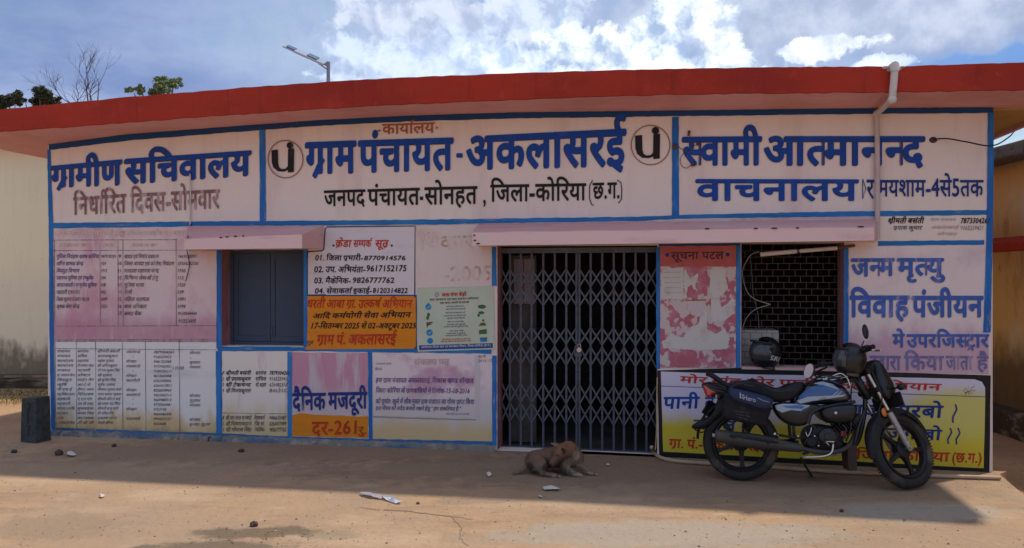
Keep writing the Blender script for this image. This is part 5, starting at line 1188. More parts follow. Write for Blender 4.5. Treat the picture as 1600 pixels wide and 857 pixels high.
# ---- helmet on the window sill
def helmet(name, label, M_, txt=None):
    h = empty(name, label, 'helmet', M=M_, group='black helmets')
    m_h = paint('helmet_black', (.010, .010, .011), rough=.32, spec=.5); m_v = paint('visor_smoke', (.05, .052, .058), rough=.12, spec=.6)
    b = MB(); n, m = 28, 18; vs = []; fs = []
    for i in range(m + 1):
        a = math.pi * .5 - (math.pi * .80) * i / m        # from crown down past the equator
        for j in range(n):
            t = 2 * math.pi * j / n; r = math.cos(a); x = r * math.cos(t) * (.148 if math.cos(t) < 0 else .155); y_ = r * math.sin(t) * .125; z = math.sin(a) * (.125 if a > 0 else .145)
            if a < 0: x *= 1 + .10 * math.cos(t) * -a
            vs.append((x, y_, z + .13))
    for i in range(m):
        for j in range(n):
            t = 2 * math.pi * (j + .5) / n; face = math.cos(t) > .45 and 5 <= i <= 11
            if not face: fs.append((i * n + j, (i + 1) * n + j, (i + 1) * n + (j + 1) % n, i * n + (j + 1) % n))
    b.add(vs, fs); b.add([(x * .9, y_ * .9, (z - .13) * .9 + .13) for x, y_, z in vs], [tuple(reversed(f)) for f in fs]); b.build('shell', m_h, h, smooth=60)
    b = MB(); vs = []; fs = []; K_ = 12
    for i in range(7):
        a = R(38) - R(68) * i / 6
        for j in range(K_ + 1):
            t = R(-78) + R(156) * j / K_; r = math.cos(a) * 1.045; vs.append((r * math.cos(t) * .162, r * math.sin(t) * .128, math.sin(a) * .13 + .13))
    for i in range(6):
        for j in range(K_): fs.append((i * (K_ + 1) + j, (i + 1) * (K_ + 1) + j, (i + 1) * (K_ + 1) + j + 1, i * (K_ + 1) + j + 1))
    b.add(vs, fs); b.add([(x * .98, y_ * .98, z) for x, y_, z in vs], [tuple(reversed(f)) for f in fs]); b.build('visor', m_v, h, smooth=60)
    b = MB(); vs = []
    pr = [(math.cos(R(t)) * .165, math.sin(R(t)) * .13, .13 + .075) for t in range(-80, 81, 10)]
    b.tube(pr, .008, 6); b.build('visor_trim', m_h, h, smooth=True)
    b = MB()
    for s in (-1, 1): b.lathe([(.001, -.006), (.018, -.006), (.021, .004), (.001, .008)], 12, M=Matrix.Translation((.035, s * .128, .165)))
    b.build('pivot', m_h, h, smooth=40)
    b = MB(); b.tube([(-.06 * math.cos(k) - .02 + .0, .09 * math.sin(k), .012) for k in [i * math.pi / 8 for i in range(17)]], .012, 6); b.build('neck_roll', m_dark, h, smooth=True)
    if txt:
        def mp(x, y, o_):
            ang = x; zz_ = y; r = math.sqrt(max(.02, 1 - ((zz_ - .13) / .145) ** 2)) * 1.012
            return Vector((r * math.cos(ang) * .155, r * math.sin(ang) * .127, zz_))
        lettering(txt, (1.30, 2.10, .112, .105, .078, .070), m_wst, h, bold=.03, slant=.2, mapf=mp)
        lettering('-', (.1, .3, .19, .19, .15, .15), m_steel, h, bold=.03, mapf=mp)
    return h
hw = W(1196, 580, -.05); 
H1 = MW @ Matrix.Translation((W(1193, 579, -.08).x, .03, RW['b0'] + .005)) @ Matrix.Rotation(R(205), 4, 'Z') @ Matrix.Rotation(R(-8), 4, 'Y') @ Matrix.Diagonal((.93, .98, 1.14, 1))
helmet('helmet', 'black full-face helmet with small white letters standing on the window sill', H1, 'SRI')
# ================================================================ MOTORCYCLE (x forward from the rear axle, y left = away from the viewer, z up)
rc = G(1158, 751)
BM_ = Matrix.Translation(rc) @ Matrix.Rotation(R(-11), 4, 'Z') @ Matrix.Rotation(R(-7), 4, 'X')
BI = BM_.inverted()
def K_(px, py, y=0.0):
    o = BI @ Vector((0, 0, EYE)); d = (BI.to_3x3() @ ray(px, py)); t = (y - o.y) / d.y; p = o + d * t; return p
def k2(pts, y): return [(K_(a, c, y).x, K_(a, c, y).z) for a, c in pts]
bike = empty('motorcycle', 'black and blue commuter motorcycle with saddlebag parked on its side stand', 'motorcycle', M=BM_)
m_mb = paint('bike_black', (.009, .009, .011), [('n', (.022, .020, .018), 12, .5, .7, ST, .6)], .35, spec=.5)
m_mat = paint('bike_plastic', (.012, .012, .014), [('n', (.032, .027, .024), 9, .5, .68, ST, .6)], .6, bump=(60, .1, .002))
m_tyre = paint('tyre_rubber', (.030, .027, .025), [('n', (.13, .10, .075), 6, .46, .70, ST, .75)], .85, bump=(90, .3, .003))
m_rim = paint('alloy_black', (.014, .014, .015), [('n', (.06, .045, .035), 14, .55, .72, ST, .5)], .45)
m_seat = paint('seat_vinyl', (.014, .013, .018), [('n', (.05, .045, .045), 10, .5, .7, ST, .5)], .5, bump=(150, .15, .002))
m_tank = paint('tank_blue', (.010, .065, .24), rough=.22, spec=.6, coat=.7)
m_tankd = paint('tank_dark', (.010, .014, .028), rough=.22, spec=.6, coat=.7)
m_silver = paint('silver_graphic', (.33, .37, .43), rough=.3, metal=.2, coat=.4)
m_lblu = paint('light_blue_graphic', (.03, .14, .36), rough=.3, coat=.4)
m_chrome = paint('chrome', (.60, .58, .56), rough=.25, metal=.9)
m_alu = paint('aluminium', (.42, .40, .39), [('n', (.25, .22, .2), 18, .5, .7, ST, .6)], .5, metal=.5)
m_muf = paint('muffler_grey', (.050, .046, .045), [('n', (.09, .07, .055), 9, .5, .7, ST, .6)], .55)
m_eng = paint('engine_black', (.020, .020, .022), [('n', (.10, .09, .08), 16, .54, .7, ST, .6)], .55, metal=.3)
m_redl = paint('tail_lens', (.50, .035, .012), rough=.15, spec=.7, coat=.6); m_orl = paint('orange_lens', (.62, .17, .02), rough=.2, spec=.6)
m_bag = paint('bag_nylon', (.012, .011, .014), [('n', (.04, .035, .033), 14, .5, .7, ST, .6)], .85, bump=(220, .25, .002)); m_bagl = paint('bag_flap', (.020, .028, .075), [('n', (.03, .03, .05), 7, .5, .7, ST, .5)], .55, bump=(120, .15, .002))
m_mirror = paint('mirror_glass', (.42, .32, .31), rough=.12, metal=.8)
S = dict(smooth=40)
def wheel(name, parent, M_, drum_side=1):
    w = bpy.data.objects.new(name, None); link(w, parent); w.matrix_local = M_
    b = MB(); prof = []
    for i in range(14):
        a = 2 * math.pi * i / 14; rr = .0465 * (1 if math.cos(a) > 0 else .8); prof.append((.257 + rr * math.cos(a) * .95, .041 * math.sin(a)))
    b.lathe(prof, 56, closed=True); b.build('tyre', m_tyre, w, smooth=True)
    b = MB()
    for i in range(80):
        a = 2 * math.pi * i / 80
        for s in (-1, 1):
            Mx = Matrix.Rotation(-a, 4, 'Y'); b.box((.296, s * .012 - .009 + s * .008, -.010), (.3012, s * .012 + .009 + s * .008, -.001), Mx @ Matrix.Rotation(s * .35, 4, 'X'))
    b.build('tread_blocks', m_tyre, w)['kind'] = 'stuff'
    b = MB(); b.lathe([(.224, -.034), (.216, -.036), (.205, -.028), (.197, -.012), (.197, .012), (.205, .028), (.216, .036), (.224, .034), (.214, .02), (.209, 0), (.214, -.02)], 48, closed=True); b.build('rim', m_rim, w, **S)
    for i in range(5):
        a = 2 * math.pi * (i + .15) / 5 ; Mx = Matrix.Rotation(-a, 4, 'Y')
        b = MB(); vs = []
        for (r, hw_, hd) in ((.05, .026, .024), (.10, .017, .018), (.16, .014, .014), (.202, .024, .013)):
            for sx, sy in ((-1, -1), (1, -1), (1, 1), (-1, 1)): vs.append((r, sy * hd, sx * hw_ + r * .06))
        b.add(vs, [(k * 4 + j, k * 4 + (j + 1) % 4, k * 4 + 4 + (j + 1) % 4, k * 4 + 4 + j) for k in range(3) for j in range(4)] + [(0, 3, 2, 1), (12, 13, 14, 15)], Mx)
        bevel(b.build('spoke', m_rim, w), .004)
    b = MB(); b.lathe([(.001, -.045), (.028, -.045), (.045, -.038), (.066, -.028), (.070, .0), (.066, .03), (.03, .045), (.001, .046)], 28); b.build('hub', m_rim, w, **S)
    b = MB(); b.lathe([(.001, -.10), (.011, -.10), (.011, .10), (.001, .10)], 10); b.lathe([(.001, -.112), (.016, -.110), (.016, -.098), (.001, -.098)], 6); b.build('axle', m_chrome, w, **S)
    return w
RW_ = .3025
wheel('rear_wheel', bike, Matrix.Translation((0, 0, RW_)) @ Matrix.Rotation(.5, 4, 'Y'))
# ---- steering assembly
rake = R(26.5); wb = 1.235
axd = Vector((-math.sin(rake), 0, math.cos(rake)))
fwd = Vector((math.cos(rake), 0, math.sin(rake)))
axle = Vector((wb, 0, RW_)); off_ = .045
pivot = axle - fwd * off_
STEER = R(33)
MS = Matrix.Translation(pivot) @ Matrix.Rotation(STEER, 4, axd) @ Matrix.Translation(-pivot)
# drop so that the turned front wheel still touches the ground
zc = (BM_ @ MS @ axle).z
TZ = Matrix.Identity(4)
wheel('front_wheel', bike, MS @ Matrix.Translation(axle) @ Matrix.Rotation(.2, 4, 'Y'))
def front(name): o = bpy.data.objects.new(name, None); link(o, bike); o.matrix_local = MS; return o
fk = front('front_fork')
for s in (-1, 1):
    y = s * .082; p0 = axle + Vector((0, y, 0)); 
    b = MB(); b.tube([p0 - axd * .02, p0 + axd * .02, p0 + axd * .05, p0 + axd * .30, p0 + axd * .305], [.016, .020, .0235, .0235, .019], 14); b.tube([p0 - fwd * .0, p0 + fwd * .02], .02, 8); b.build('fork_slider', m_alu, fk, **S)
    b = MB(); b.tube([p0 + axd * .30, p0 + axd * .66], .0135, 12); b.build('fork_tube', m_chrome, fk, **S)
    b = MB(); b.tube([p0 + axd * .295, p0 + axd * .325], .021, 12); b.build('dust_seal', m_mb, fk, **S)
b = MB(); 
for h in (.50, .655):
    c = axle + axd * h; b.tube([c + Vector((0, -.10, 0)), c + Vector((0, .10, 0))], .024, 8); b.tube([c, c - fwd * off_], .03, 8)
b.tube([pivot + axd * .45, pivot + axd * .68], .024, 10); b.build('triple_clamp', m_mb, fk, **S)
# mudguard over the front wheel
b = MB(); vs = []; fs = []; n_ = 22; a0_, a1_ = R(28), R(196); K2 = 6
for i in range(n_ + 1):
    a = a0_ + (a1_ - a0_) * i / n_; wd = .052 * min(1, .45 + 3.0 * min(i, n_ - i) / n_)
    for lay in (0, 1):
        for j in range(K2 + 1):
            u = -1 + 2 * j / K2; r = .335 - .022 * u * u - lay * .004 - (.035 * (abs(u) > .95)); vs.append((math.cos(a) * r + wb, u * wd * 1.05, math.sin(a) * r + RW_))
row = 2 * (K2 + 1)
for i in range(n_):
    for lay in (0, 1):
        for j in range(K2): q = i * row + lay * (K2 + 1) + j; fs.append((q, q + row, q + row + 1, q + 1))
b.add(vs, fs)
for s in (-1, 1):
    for aa in (R(75), R(128)): b.tube([Vector((wb + math.cos(aa) * .31, s * .055, RW_ + math.sin(aa) * .31)), axle + axd * .27 + Vector((0, s * .07, 0))], .008, 6)
b.build('front_mudguard', m_mat, fk, **S)
b = MB(); c = axle + axd * .305 + Vector((-.035, -.066, 0)); b.ball(c, (.028, .010, .036), 12, 8); b.build('orange_reflector', m_orl, fk, smooth=True)
# handlebar, headlamp cowl, mirrors
hb = front('handlebar'); cl = axle + axd * .685 - fwd * .02
bar = [(-.33, -.14, .10), (-.25, -.10, .115), (-.14, -.02, .105), (-.07, .0, .02), (.07, .0, .02), (.14, -.02, .105), (.25, -.10, .115), (.33, -.14, .10)]
pt = [cl + Vector((bx, by, bz)) for by, bx, bz in [(q[0], q[1], q[2]) for q in bar]]
b = MB(); b.tube(bez(pt, 5), .011, 8); b.build('bar', m_mb, hb, smooth=True)
for s in (-1, 1):
    e = pt[0] if s < 0 else pt[-1]; i_ = pt[1] if s < 0 else pt[-2]; d_ = (e - i_).normalized()
    b = MB(); b.tube([i_ + d_ * .01, e + d_ * .05], [.0165, .0175], 10); b.ball(e + d_ * .055, .019, 8, 6); b.build('grip', m_mat, hb, **S)
    b = MB(); b.tube(bez([i_ + Vector((.03, 0, .0)), i_ + d_ * .03 + Vector((.075, 0, -.01)), e + Vector((.08, 0, -.015)), e + d_ * .05 + Vector((.07, 0, -.02))]), [.008] * 24 + [.005], 7); b.build('lever', m_chrome if s < 0 else m_mb, hb, smooth=True)
    b = MB(); b.box((-.025, -.03, -.02), (.025, .03, .025), Matrix.Translation(i_)); bevel(b.build('switchgear', m_mb, hb), .006)
def mirror(stem, c, normal, rx, rz, label, glass):
    m = bpy.data.objects.new('mirror', None); link(m, bike)
    b = MB(); b.tube(bez(stem, 5), .0055, 7); b.build('stem', m_mb, m, smooth=True)
    Mx = Matrix.Translation(c) @ Vector((0, -1, 0)).rotation_difference(Vector(normal)).to_matrix().to_4x4() @ Matrix.Rotation(label, 4, 'Y')
    b = MB(); b.ball((0, .012, 0), (rx, .022, rz), 20, 10, Mx); b.build('mirror_shell', m_mb, m, smooth=True)
    b = MB(); o_ = [(rx * .93 * math.cos(t * math.pi / 12), -.006, rz * .93 * math.sin(t * math.pi / 12)) for t in range(24)]; b.add(o_ + [(x, -.011, z) for x, y, z in o_], [tuple(reversed(range(24, 48)))] + [(i, (i + 1) % 24, 24 + (i + 1) % 24, 24 + i) for i in range(24)], Mx)
    if glass: b.build('mirror_glass', m_mirror, m)
    return m
# headlamp cowl and number plate
hc = front('headlamp_cowl')
c = axle + axd * .50 + fwd * .115
b = MB(); b.pillow([(c.x - .07, c.z + .17), (c.x - .02, c.z + .215), (c.x + .03, c.z + .17), (c.x + .09, c.z + .07), (c.x + .115, c.z - .02), (c.x + .09, c.z - .10), (c.x + .02, c.z - .12), (c.x - .04, c.z - .04)], -.085, .085, .55, 5); b.build('cowl_shell', m_mb, hc, smooth=True)
b = MB(); b.lathe([(.001, 0), (.05, .004), (.075, .0), (.08, -.02)], 24, M=Matrix.Translation((c.x + .11, 0, c.z)) @ Matrix.Rotation(R(-90), 4, 'Z')); b.build('headlamp_glass', paint('lamp_glass', (.35, .36, .38), rough=.1, spec=.8), hc, smooth=True)
for s in (-1, 1):
    b = MB(); p = Vector((c.x + .03, s * .10, c.z - .04)); q = Vector((c.x + .04, s * .165, c.z - .04)); b.tube([p, q], .009, 7); b.ball(q + Vector((0, s * .025, 0)), (.030, .038, .028), 12, 8); b.build('indicator', m_mb, hc, smooth=True)
b = MB(); pc = axle + axd * .36 + fwd * .125; Mx = Matrix.Translation(pc) @ Matrix.Rotation(R(-12), 4, 'Y')
b.box((-.006, -.15, -.055), (.006, .15, .055), Mx); bevel(b.build('number_plate', m_mat, hc), .004)
b = MB(); b.box((-.05, -.03, -.02), (.0, .03, .14), Mx); b.build('plate_bracket', m_mb, hc)
lettering('CG16', (.11, -.11, .028, .028, -.028, -.028), m_dark, hc, bold=.01, mapf=lambda x, y, o: Mx @ Vector((.0075, x, y)))
# ---- frame
fr = bpy.data.objects.new('frame', None); link(fr, bike)
hs = pivot + axd * .46; ht = pivot + axd * .68
b = MB(); b.tube([hs, ht], .032, 12); b.tube(bez([ht - axd * .04, Vector((.70, 0, .80)), Vector((.45, 0, .73)), Vector((.30, 0, .70))]), .022, 8)
b.tube(bez([hs + axd * .04, Vector(K_(1350, 650)), Vector(K_(1340, 690)), Vector(K_(1322, 706))]), .019, 8)
for s in (-1, 1):
    b.tube(bez([Vector((.45, s * .09, .70)), Vector((.1, s * .10, .70)), Vector((-.18, s * .09, .745)), Vector((-.27, s * .07, .77))]), .012, 7)
    b.tube(bez([Vector((.42, s * .09, .70)), Vector((.40, s * .10, .45)), Vector((.42, s * .08, .27))]), .013, 7)
b.build('frame_tube', m_mb, fr, smooth=True)
for s in (-1, 1):
    b = MB(); b.tube([Vector((0, s * .085, RW_)), Vector((.22, s * .09, .31)), Vector((.44, s * .08, .33))], [.018, .018, .02], 8, flat=.6); b.build('swingarm', m_mb, fr, **S)
    b = MB(); pa_, pb_ = Vector((.02, s * .11, .34)), Vector((.10, s * .115, .66)); b.tube([pa_, pb_], .012, 8)
    dd = (pb_ - pa_)
    for k in range(11): b.lathe([(.020, -.006), (.026, 0), (.020, .006)], 12, M=Matrix.Translation(pa_ + dd * (.25 + .05 * k)) @ Vector((0, 1, 0)).rotation_difference(dd).to_matrix().to_4x4())
    b.build('shock_absorber', m_mb, fr, **S)
# ---- tank
b = MB(); tk = k2([(1252, 611), (1258, 602), (1272, 595.5), (1290, 593), (1308, 596), (1322, 604), (1331, 615), (1333, 624), (1322, 630), (1300, 632), (1275, 634), (1240, 637), (1236, 633), (1243, 622)], -.12)
b.pillow(tk, -.135, .135, .55, 6, p=2.4, sm=4); tank = b.build('fuel_tank', m_tankd, bike, smooth=True)
def decal(pts, y, name, m, par, th=.004, bend=None):
    b = MB(); o = k2(pts, y); n_ = len(o)
    f = bend or (lambda x, z: y)
    b.add([(x, f(x, z) - th, z) for x, z in o] + [(x, f(x, z) + .01, z) for x, z in o], [tuple(reversed(range(n_)))] + [(i, (i + 1) % n_, n_ + (i + 1) % n_, n_ + i) for i in range(n_)]); return b.build(name, m, par)
def project_decal(pts, target, name, m, par, res=2.2, lift=.0022):
    """graphic that follows the surface of target: fine grid dropped onto it from the side"""
    from mathutils.bvhtree import BVHTree
    me = target.data; bv = BVHTree.FromPolygons([v.co.copy() for v in me.vertices], [tuple(p.vertices) for p in me.polygons])
    xs_ = [p[0] for p in pts]; ys_ = [p[1] for p in pts]; b = MB(); idx = {}
    def inside(x, y):
        c = False; j = len(pts) - 1
        for i in range(len(pts)):
            if (pts[i][1] > y) != (pts[j][1] > y) and x < (pts[j][0] - pts[i][0]) * (y - pts[i][1]) / (pts[j][1] - pts[i][1]) + pts[i][0]: c = not c
            j = i
        return c
    def vert(x, y):
        k = (round(x, 3), round(y, 3))
        if k not in idx:
            q = K_(x, y, -.14); o = Vector((q.x, -.5, q.z)); h = bv.ray_cast(o, Vector((0, 1, 0)))
            if h[0] is None: idx[k] = None
            else:
                nn_ = h[1] if h[1].y < 0 else -h[1]
                b.v.append(h[0] + nn_ * lift + Vector((0, -lift * .5, 0))); idx[k] = len(b.v) - 1
        return idx[k]
    stp = .7; x = min(xs_)
    while x < max(xs_):
        # column strip clipped between polygon edges
        ys2 = []
        for xx in (x, x + stp):
            c = []
            for i in range(len(pts)):
                a, d = pts[i], pts[(i + 1) % len(pts)]
                if (a[0] > xx) != (d[0] > xx): c.append(a[1] + (d[1] - a[1]) * (xx - a[0]) / (d[0] - a[0]))
            ys2.append(sorted(c))
        if len(ys2[0]) >= 2 and len(ys2[1]) >= 2 :
            t0, b0 = ys2[0][0], ys2[0][-1]; t1, b1 = ys2[1][0], ys2[1][-1]; n_ = max(1, int((b0 - t0) / .9))
            for i in range(n_):
                q = [vert(x, t0 + (b0 - t0) * i / n_), vert(x + stp, t1 + (b1 - t1) * i / n_), vert(x + stp, t1 + (b1 - t1) * (i + 1) / n_), vert(x, t0 + (b0 - t0) * (i + 1) / n_)]
                if None not in q: b.f.append(tuple(q))
        x += stp
    return b.build(name, m, par, smooth=True)
project_decal([(1250, 620), (1262, 608), (1285, 600), (1310, 606), (1318, 616), (1290, 621), (1262, 625), (1246, 628)], tank, 'blue_graphic', m_tank, tank)
project_decal([(1262, 611), (1278, 603), (1296, 603), (1312, 610), (1300, 611), (1288, 608), (1274, 609)], tank, 'light_blue_graphic', m_lblu, tank, lift=.0034)
project_decal([(1272, 600), (1286, 597), (1302, 601), (1312, 610), (1300, 606), (1288, 603)], tank, 'silver_graphic', m_silver, tank, lift=.0040)
project_decal([(1246, 627), (1262, 620), (1290, 619), (1322, 617), (1318, 620), (1290, 624), (1268, 627), (1250, 631)], tank, 'silver_graphic', m_silver, tank, lift=.0040)
project_decal([(1300, 618), (1308, 612), (1310, 612), (1303, 618)], tank, 'silver_graphic', m_silver, tank, lift=.005); project_decal([(1306, 618), (1314, 612), (1316, 612), (1309, 618)], tank, 'silver_graphic', m_silver, tank, lift=.005)
b = MB(); c = K_(1290, 594, 0); b.lathe([(.001, .012), (.03, .012), (.034, .0), (.034, -.02)], 18, M=Matrix.Translation((c.x, 0, c.z + .01)) @ Matrix.Rotation(R(90), 4, 'X')); b.build('fuel_cap', m_chrome, tank, **S)
# ---- seat, tail, grab rail
b = MB(); b.pillow(k2([(1140, 612), (1136, 603), (1146, 597), (1170, 594.5), (1192, 598), (1212, 606), (1230, 606), (1246, 599), (1258, 598), (1257, 608), (1247, 620), (1232, 628), (1205, 629), (1175, 622)], -.11), -.125, .125, .5, 5, p=3, sm=4); seat = b.build('seat', m_seat, bike, smooth=True)
b = MB(); b.tube(bez([Vector((K_(1170, 606, -.12).x, -.135, K_(1170, 606, -.12).z)), Vector((K_(1205, 613, -.12).x, -.139, K_(1205, 613, -.12).z)), Vector((K_(1240, 612, -.12).x, -.135, K_(1240, 612, -.12).z))]), .003, 5); b.build('seat_piping', m_mat, seat)
b = MB(); b.pillow(k2([(1097, 601), (1112, 597), (1130, 600), (1150, 607), (1165, 618), (1160, 628), (1140, 627), (1118, 622), (1106, 618)], -.08), -.085, .085, .5, 4, sm=4); tail = b.build('tail_cowl', m_mb, bike, smooth=True)
b = MB(); b.pillow(k2([(1098, 602.5), (1103, 602), (1119, 611), (1121, 616), (1106, 622), (1103, 618)], -.07), -.088, .088, .35, 4, sm=4); b.build('tail_light', m_redl, bike, smooth=True)
gr = [K_(1150, 610, -.10), K_(1132, 600, -.115), K_(1117, 589, -.115), K_(1109, 585.5, -.09)]
b = MB(); g2 = bez(gr, 5); b.tube(g2 + [Vector((g2[-1].x - .01, 0, g2[-1].z)), Vector((g2[-1].x, .09, g2[-1].z))] + [Vector((p.x, -p.y, p.z)) for p in reversed(g2)], .0185, 8); b.build('grab_rail', m_mat, bike, smooth=True)
for s in (-1, 1):
    c = K_(1123, 620, -.14); b = MB(); p = Vector((c.x, s * .07, c.z)); q = Vector((c.x - .0, s * .15, c.z)); b.tube([p, q], .008, 6); b.ball(q, (.022, .03, .024), 12, 8); b.build('indicator', m_mb if s > 0 else m_orl if False else m_mat, bike, smooth=True)
    b = MB(); b.ball(q + Vector((-.012, 0, 0)), (.018, .022, .018), 10, 7); b.build('indicator_lens', paint('smoked_lens', (.30, .28, .26), rough=.2), bike, smooth=True)
# rear mudguard with plate holder
b = MB(); b.pillow(k2([(1130, 612), (1122, 626), (1112, 645), (1098, 657), (1083, 664), (1081, 669), (1090, 671), (1104, 668), (1122, 655), (1136, 642), (1150, 628)], 0), -.062, .062, .25, 3, sm=3); b.build('rear_mudguard', m_mat, bike, smooth=True)
b = MB(); q0, q1 = K_(1122, 630, 0), K_(1110, 650, 0); d_ = (q1 - q0); b.tube([q0 + Vector((-.03, 0, 0)), q1 + Vector((-.03, 0, 0))], .07, 4, flat=.1); b.build('number_plate', m_mb, bike)
b = MB(); b.tube([K_(1103, 668, -.03), K_(1112, 674, -.03)], .006, 6); b.tube(bez([K_(1085, 671, -.02), K_(1097, 676, -.02), K_(1110, 668, -.02)]), .006, 6); b.build('mud_flap_stay', m_mb, bike)
# hugger over rear tyre
b = MB(); vs = []; fs = []
for i in range(15):
    a = R(60) + R(120) * i / 14
    for j in range(5):
        u = -1 + .5 * j; r = .355 - .02 * u * u; vs.append((math.cos(a) * r, u * .062, RW_ + math.sin(a) * r + .02))
for i in range(14):
    for j in range(4): q = i * 5 + j; fs.append((q, q + 5, q + 6, q + 1))
b.add(vs, fs); b.build('inner_mudguard', m_mat, bike, smooth=True)
# ---- side panel
b = MB(); b.pillow(k2([(1207, 634), (1222, 629), (1250, 630), (1276, 632), (1284, 638), (1270, 650), (1262, 663), (1246, 667), (1228, 662), (1214, 650)], -.12), -.138, -.02, .3, 4, sm=4); sp2 = b.build('side_panel', m_mb, bike, smooth=True)
project_decal([(1211, 634), (1224, 631.5), (1250, 632), (1266, 634), (1255, 643), (1236, 641), (1222, 645), (1213, 640)], sp2, 'silver_graphic', m_silver, sp2)
project_decal([(1222, 634.5), (1250, 634), (1258, 636), (1252, 639), (1232, 638)], sp2, 'blue_graphic', m_lblu, sp2, lift=.004)
project_decal([(1252, 641), (1262, 636.5), (1264, 638), (1254, 643.5)], sp2, 'blue_graphic', m_tankd, sp2, lift=.004)
# belly of dark plastic below the tank
b = MB(); b.pillow(k2([(1282, 640), (1300, 632), (1326, 630), (1340, 636), (1338, 650), (1330, 660), (1308, 664), (1290, 659), (1281, 650)], -.12), -.165, .165, .35, 5, sm=4); sh = b.build('air_shroud', m_mb, bike, smooth=True)
c = K_(1306, 645.5, -.17); b = MB(); b.lathe([(.001, -.006), (.010, -.005), (.012, .004), (.001, .004)], 14, M=Matrix.Translation((c.x, -.167, c.z))); b.build('shroud_bolt', m_chrome, sh, **S)
b = MB(); b.tube(bez([K_(1272, 640, -.1), K_(1300, 634, -.12), K_(1336, 628, -.1)]), .014, 8); b.tube(bez([K_(1262, 662, -.13), K_(1268, 646, -.13), K_(1285, 636, -.13)]), .016, 8); b.build('frame_cover', m_mb, bike, smooth=True)
# ---- engine
en = bpy.data.objects.new('engine', None); link(en, bike)
def at(px, py, y=-.1): q = K_(px, py, y); return q
b = MB(); b.pillow(k2([(1256, 684), (1262, 670), (1280, 664), (1302, 668), (1318, 680), (1318, 698), (1306, 706), (1276, 706), (1260, 700)], -.1), -.13, .13, .3, 4, sm=4); b.build('crankcase', m_eng, en, smooth=True)
cc = at(1293, 683, -.14); b = MB(); b.lathe([(.001, -.165), (.050, -.163), (.066, -.150), (.070, -.12)], 26, M=Matrix.Translation((cc.x, 0, cc.z))); b.lathe([(.001, -.172), (.03, -.170), (.034, -.160)], 18, M=Matrix.Translation((cc.x, 0, cc.z)))
for k in range(6): a = k * math.pi / 3; b.lathe([(.001, -.166), (.007, -.164), (.007, -.15)], 6, M=Matrix.Translation((cc.x + math.cos(a) * .056, 0, cc.z + math.sin(a) * .056)))
b.build('clutch_cover', m_mb, en, **S)
c2 = at(1267, 690, -.12); b = MB(); b.lathe([(.001, -.145), (.034, -.143), (.042, -.12)], 20, M=Matrix.Translation((c2.x, 0, c2.z))); b.build('sprocket_cover', m_eng, en, **S)
p, q = at(1306, 676, 0), at(1334, 657, 0); d_ = (q - p); b = MB()
for k in range(9):
    c = p + d_ * (k / 8); Mx = Matrix.Translation(c) @ Vector((1, 0, 0)).rotation_difference(d_).to_matrix().to_4x4(); b.box((-.003, -.10, -.062), (.003, .10, .062), Mx)
b.tube([p - d_ * .2, q + d_ * .15], .052, 12); b.build('cylinder_fins', m_eng, en)
b = MB(); c = at(1336, 656, 0); b.box((-.03, -.09, -.05), (.03, .09, .05), Matrix.Translation(c) @ Matrix.Rotation(R(30), 4, 'Y')); bevel(b.build('cylinder_head', m_eng, en), .01)
b = MB(); b.tube(bez([at(1258, 672, -.13), at(1262, 684, -.15), at(1256, 695, -.14)]), .006, 6); b.tube(bez([at(1268, 664, -.14), at(1275, 672, -.15), at(1268, 682, -.15)]), .006, 6); b.tube(bez([at(1316, 664, -.14), at(1322, 672, -.15), at(1316, 690, -.14)]), .008, 6); b.build('hoses', m_mb, en, smooth=True)
b = MB(); b.tube(bez([at(1259, 676, -.15), at(1262, 682, -.155), at(1266, 676, -.155), at(1268, 668, -.15)]), .004, 6); b.ball(at(1273, 682, -.16), .009, 8, 6); b.ball(at(1279, 697, -.15), .009, 8, 6); b.ball(at(1247, 682, -.15), .011, 8, 6); b.build('bright_bolts', m_chrome, en, smooth=True)
b = MB(); b.box((-.02, -.012, -.02), (.02, .012, .02), Matrix.Translation(at(1318, 678, -.11))); b.build('red_connector', paint('red_plastic', (.35, .05, .02)), en)
b = MB()
for k in range(14):
    x = random.uniform(1262, 1325); y = random.uniform(655, 698); b.tube([at(x, y, -.12), at(x + random.uniform(-8, 8), y + random.uniform(-6, 6), -.14)], .005, 5)
    b.ball(at(x, y, -.13), random.uniform(.006, .014), 7, 5)
b.build('engine_fittings', m_eng, en, smooth=True)['kind'] = 'stuff'
# ---- exhaust
ex = bpy.data.objects.new('exhaust', None); link(ex, bike); yy = -.17
pl_ = [at(1117, 681, yy), at(1119, 681, yy), at(1150, 686, yy), at(1185, 690, yy), at(1215, 695, yy), at(1235, 698.5, yy), at(1252, 701, yy)]
b = MB(); b.tube(pl_, [.036, .050, .058, .057, .048, .038, .030], 18); b.build('muffler', m_muf, ex, **S)
b = MB(); b.tube([at(1113, 680.5, yy), at(1119, 681, yy)], .016, 10); b.build('tail_pipe', m_alu, ex, **S)
b = MB(); b.tube(bez([at(1246, 700, yy), at(1275, 706, -.16), at(1300, 707, -.14), at(1322, 700, -.10), at(1335, 682, -.06), at(1338, 664, -.02)]), .0185, 10); b.build('header_pipe', m_muf, ex, smooth=True)
b = MB(); b.pillow(k2([(1142, 678), (1175, 682), (1210, 688), (1212, 692), (1175, 688), (1142, 684)], yy), yy - .056, yy - .046, .2, 2, sm=3); b.build('heat_shield', m_mat, ex, smooth=True)
b = MB(); b.pillow(k2([(1270, 700), (1310, 697), (1316, 706), (1312, 713), (1275, 712)], -.1), -.09, .05, .3, 3, sm=3); b.build('oil_sump', m_alu, en, smooth=True)
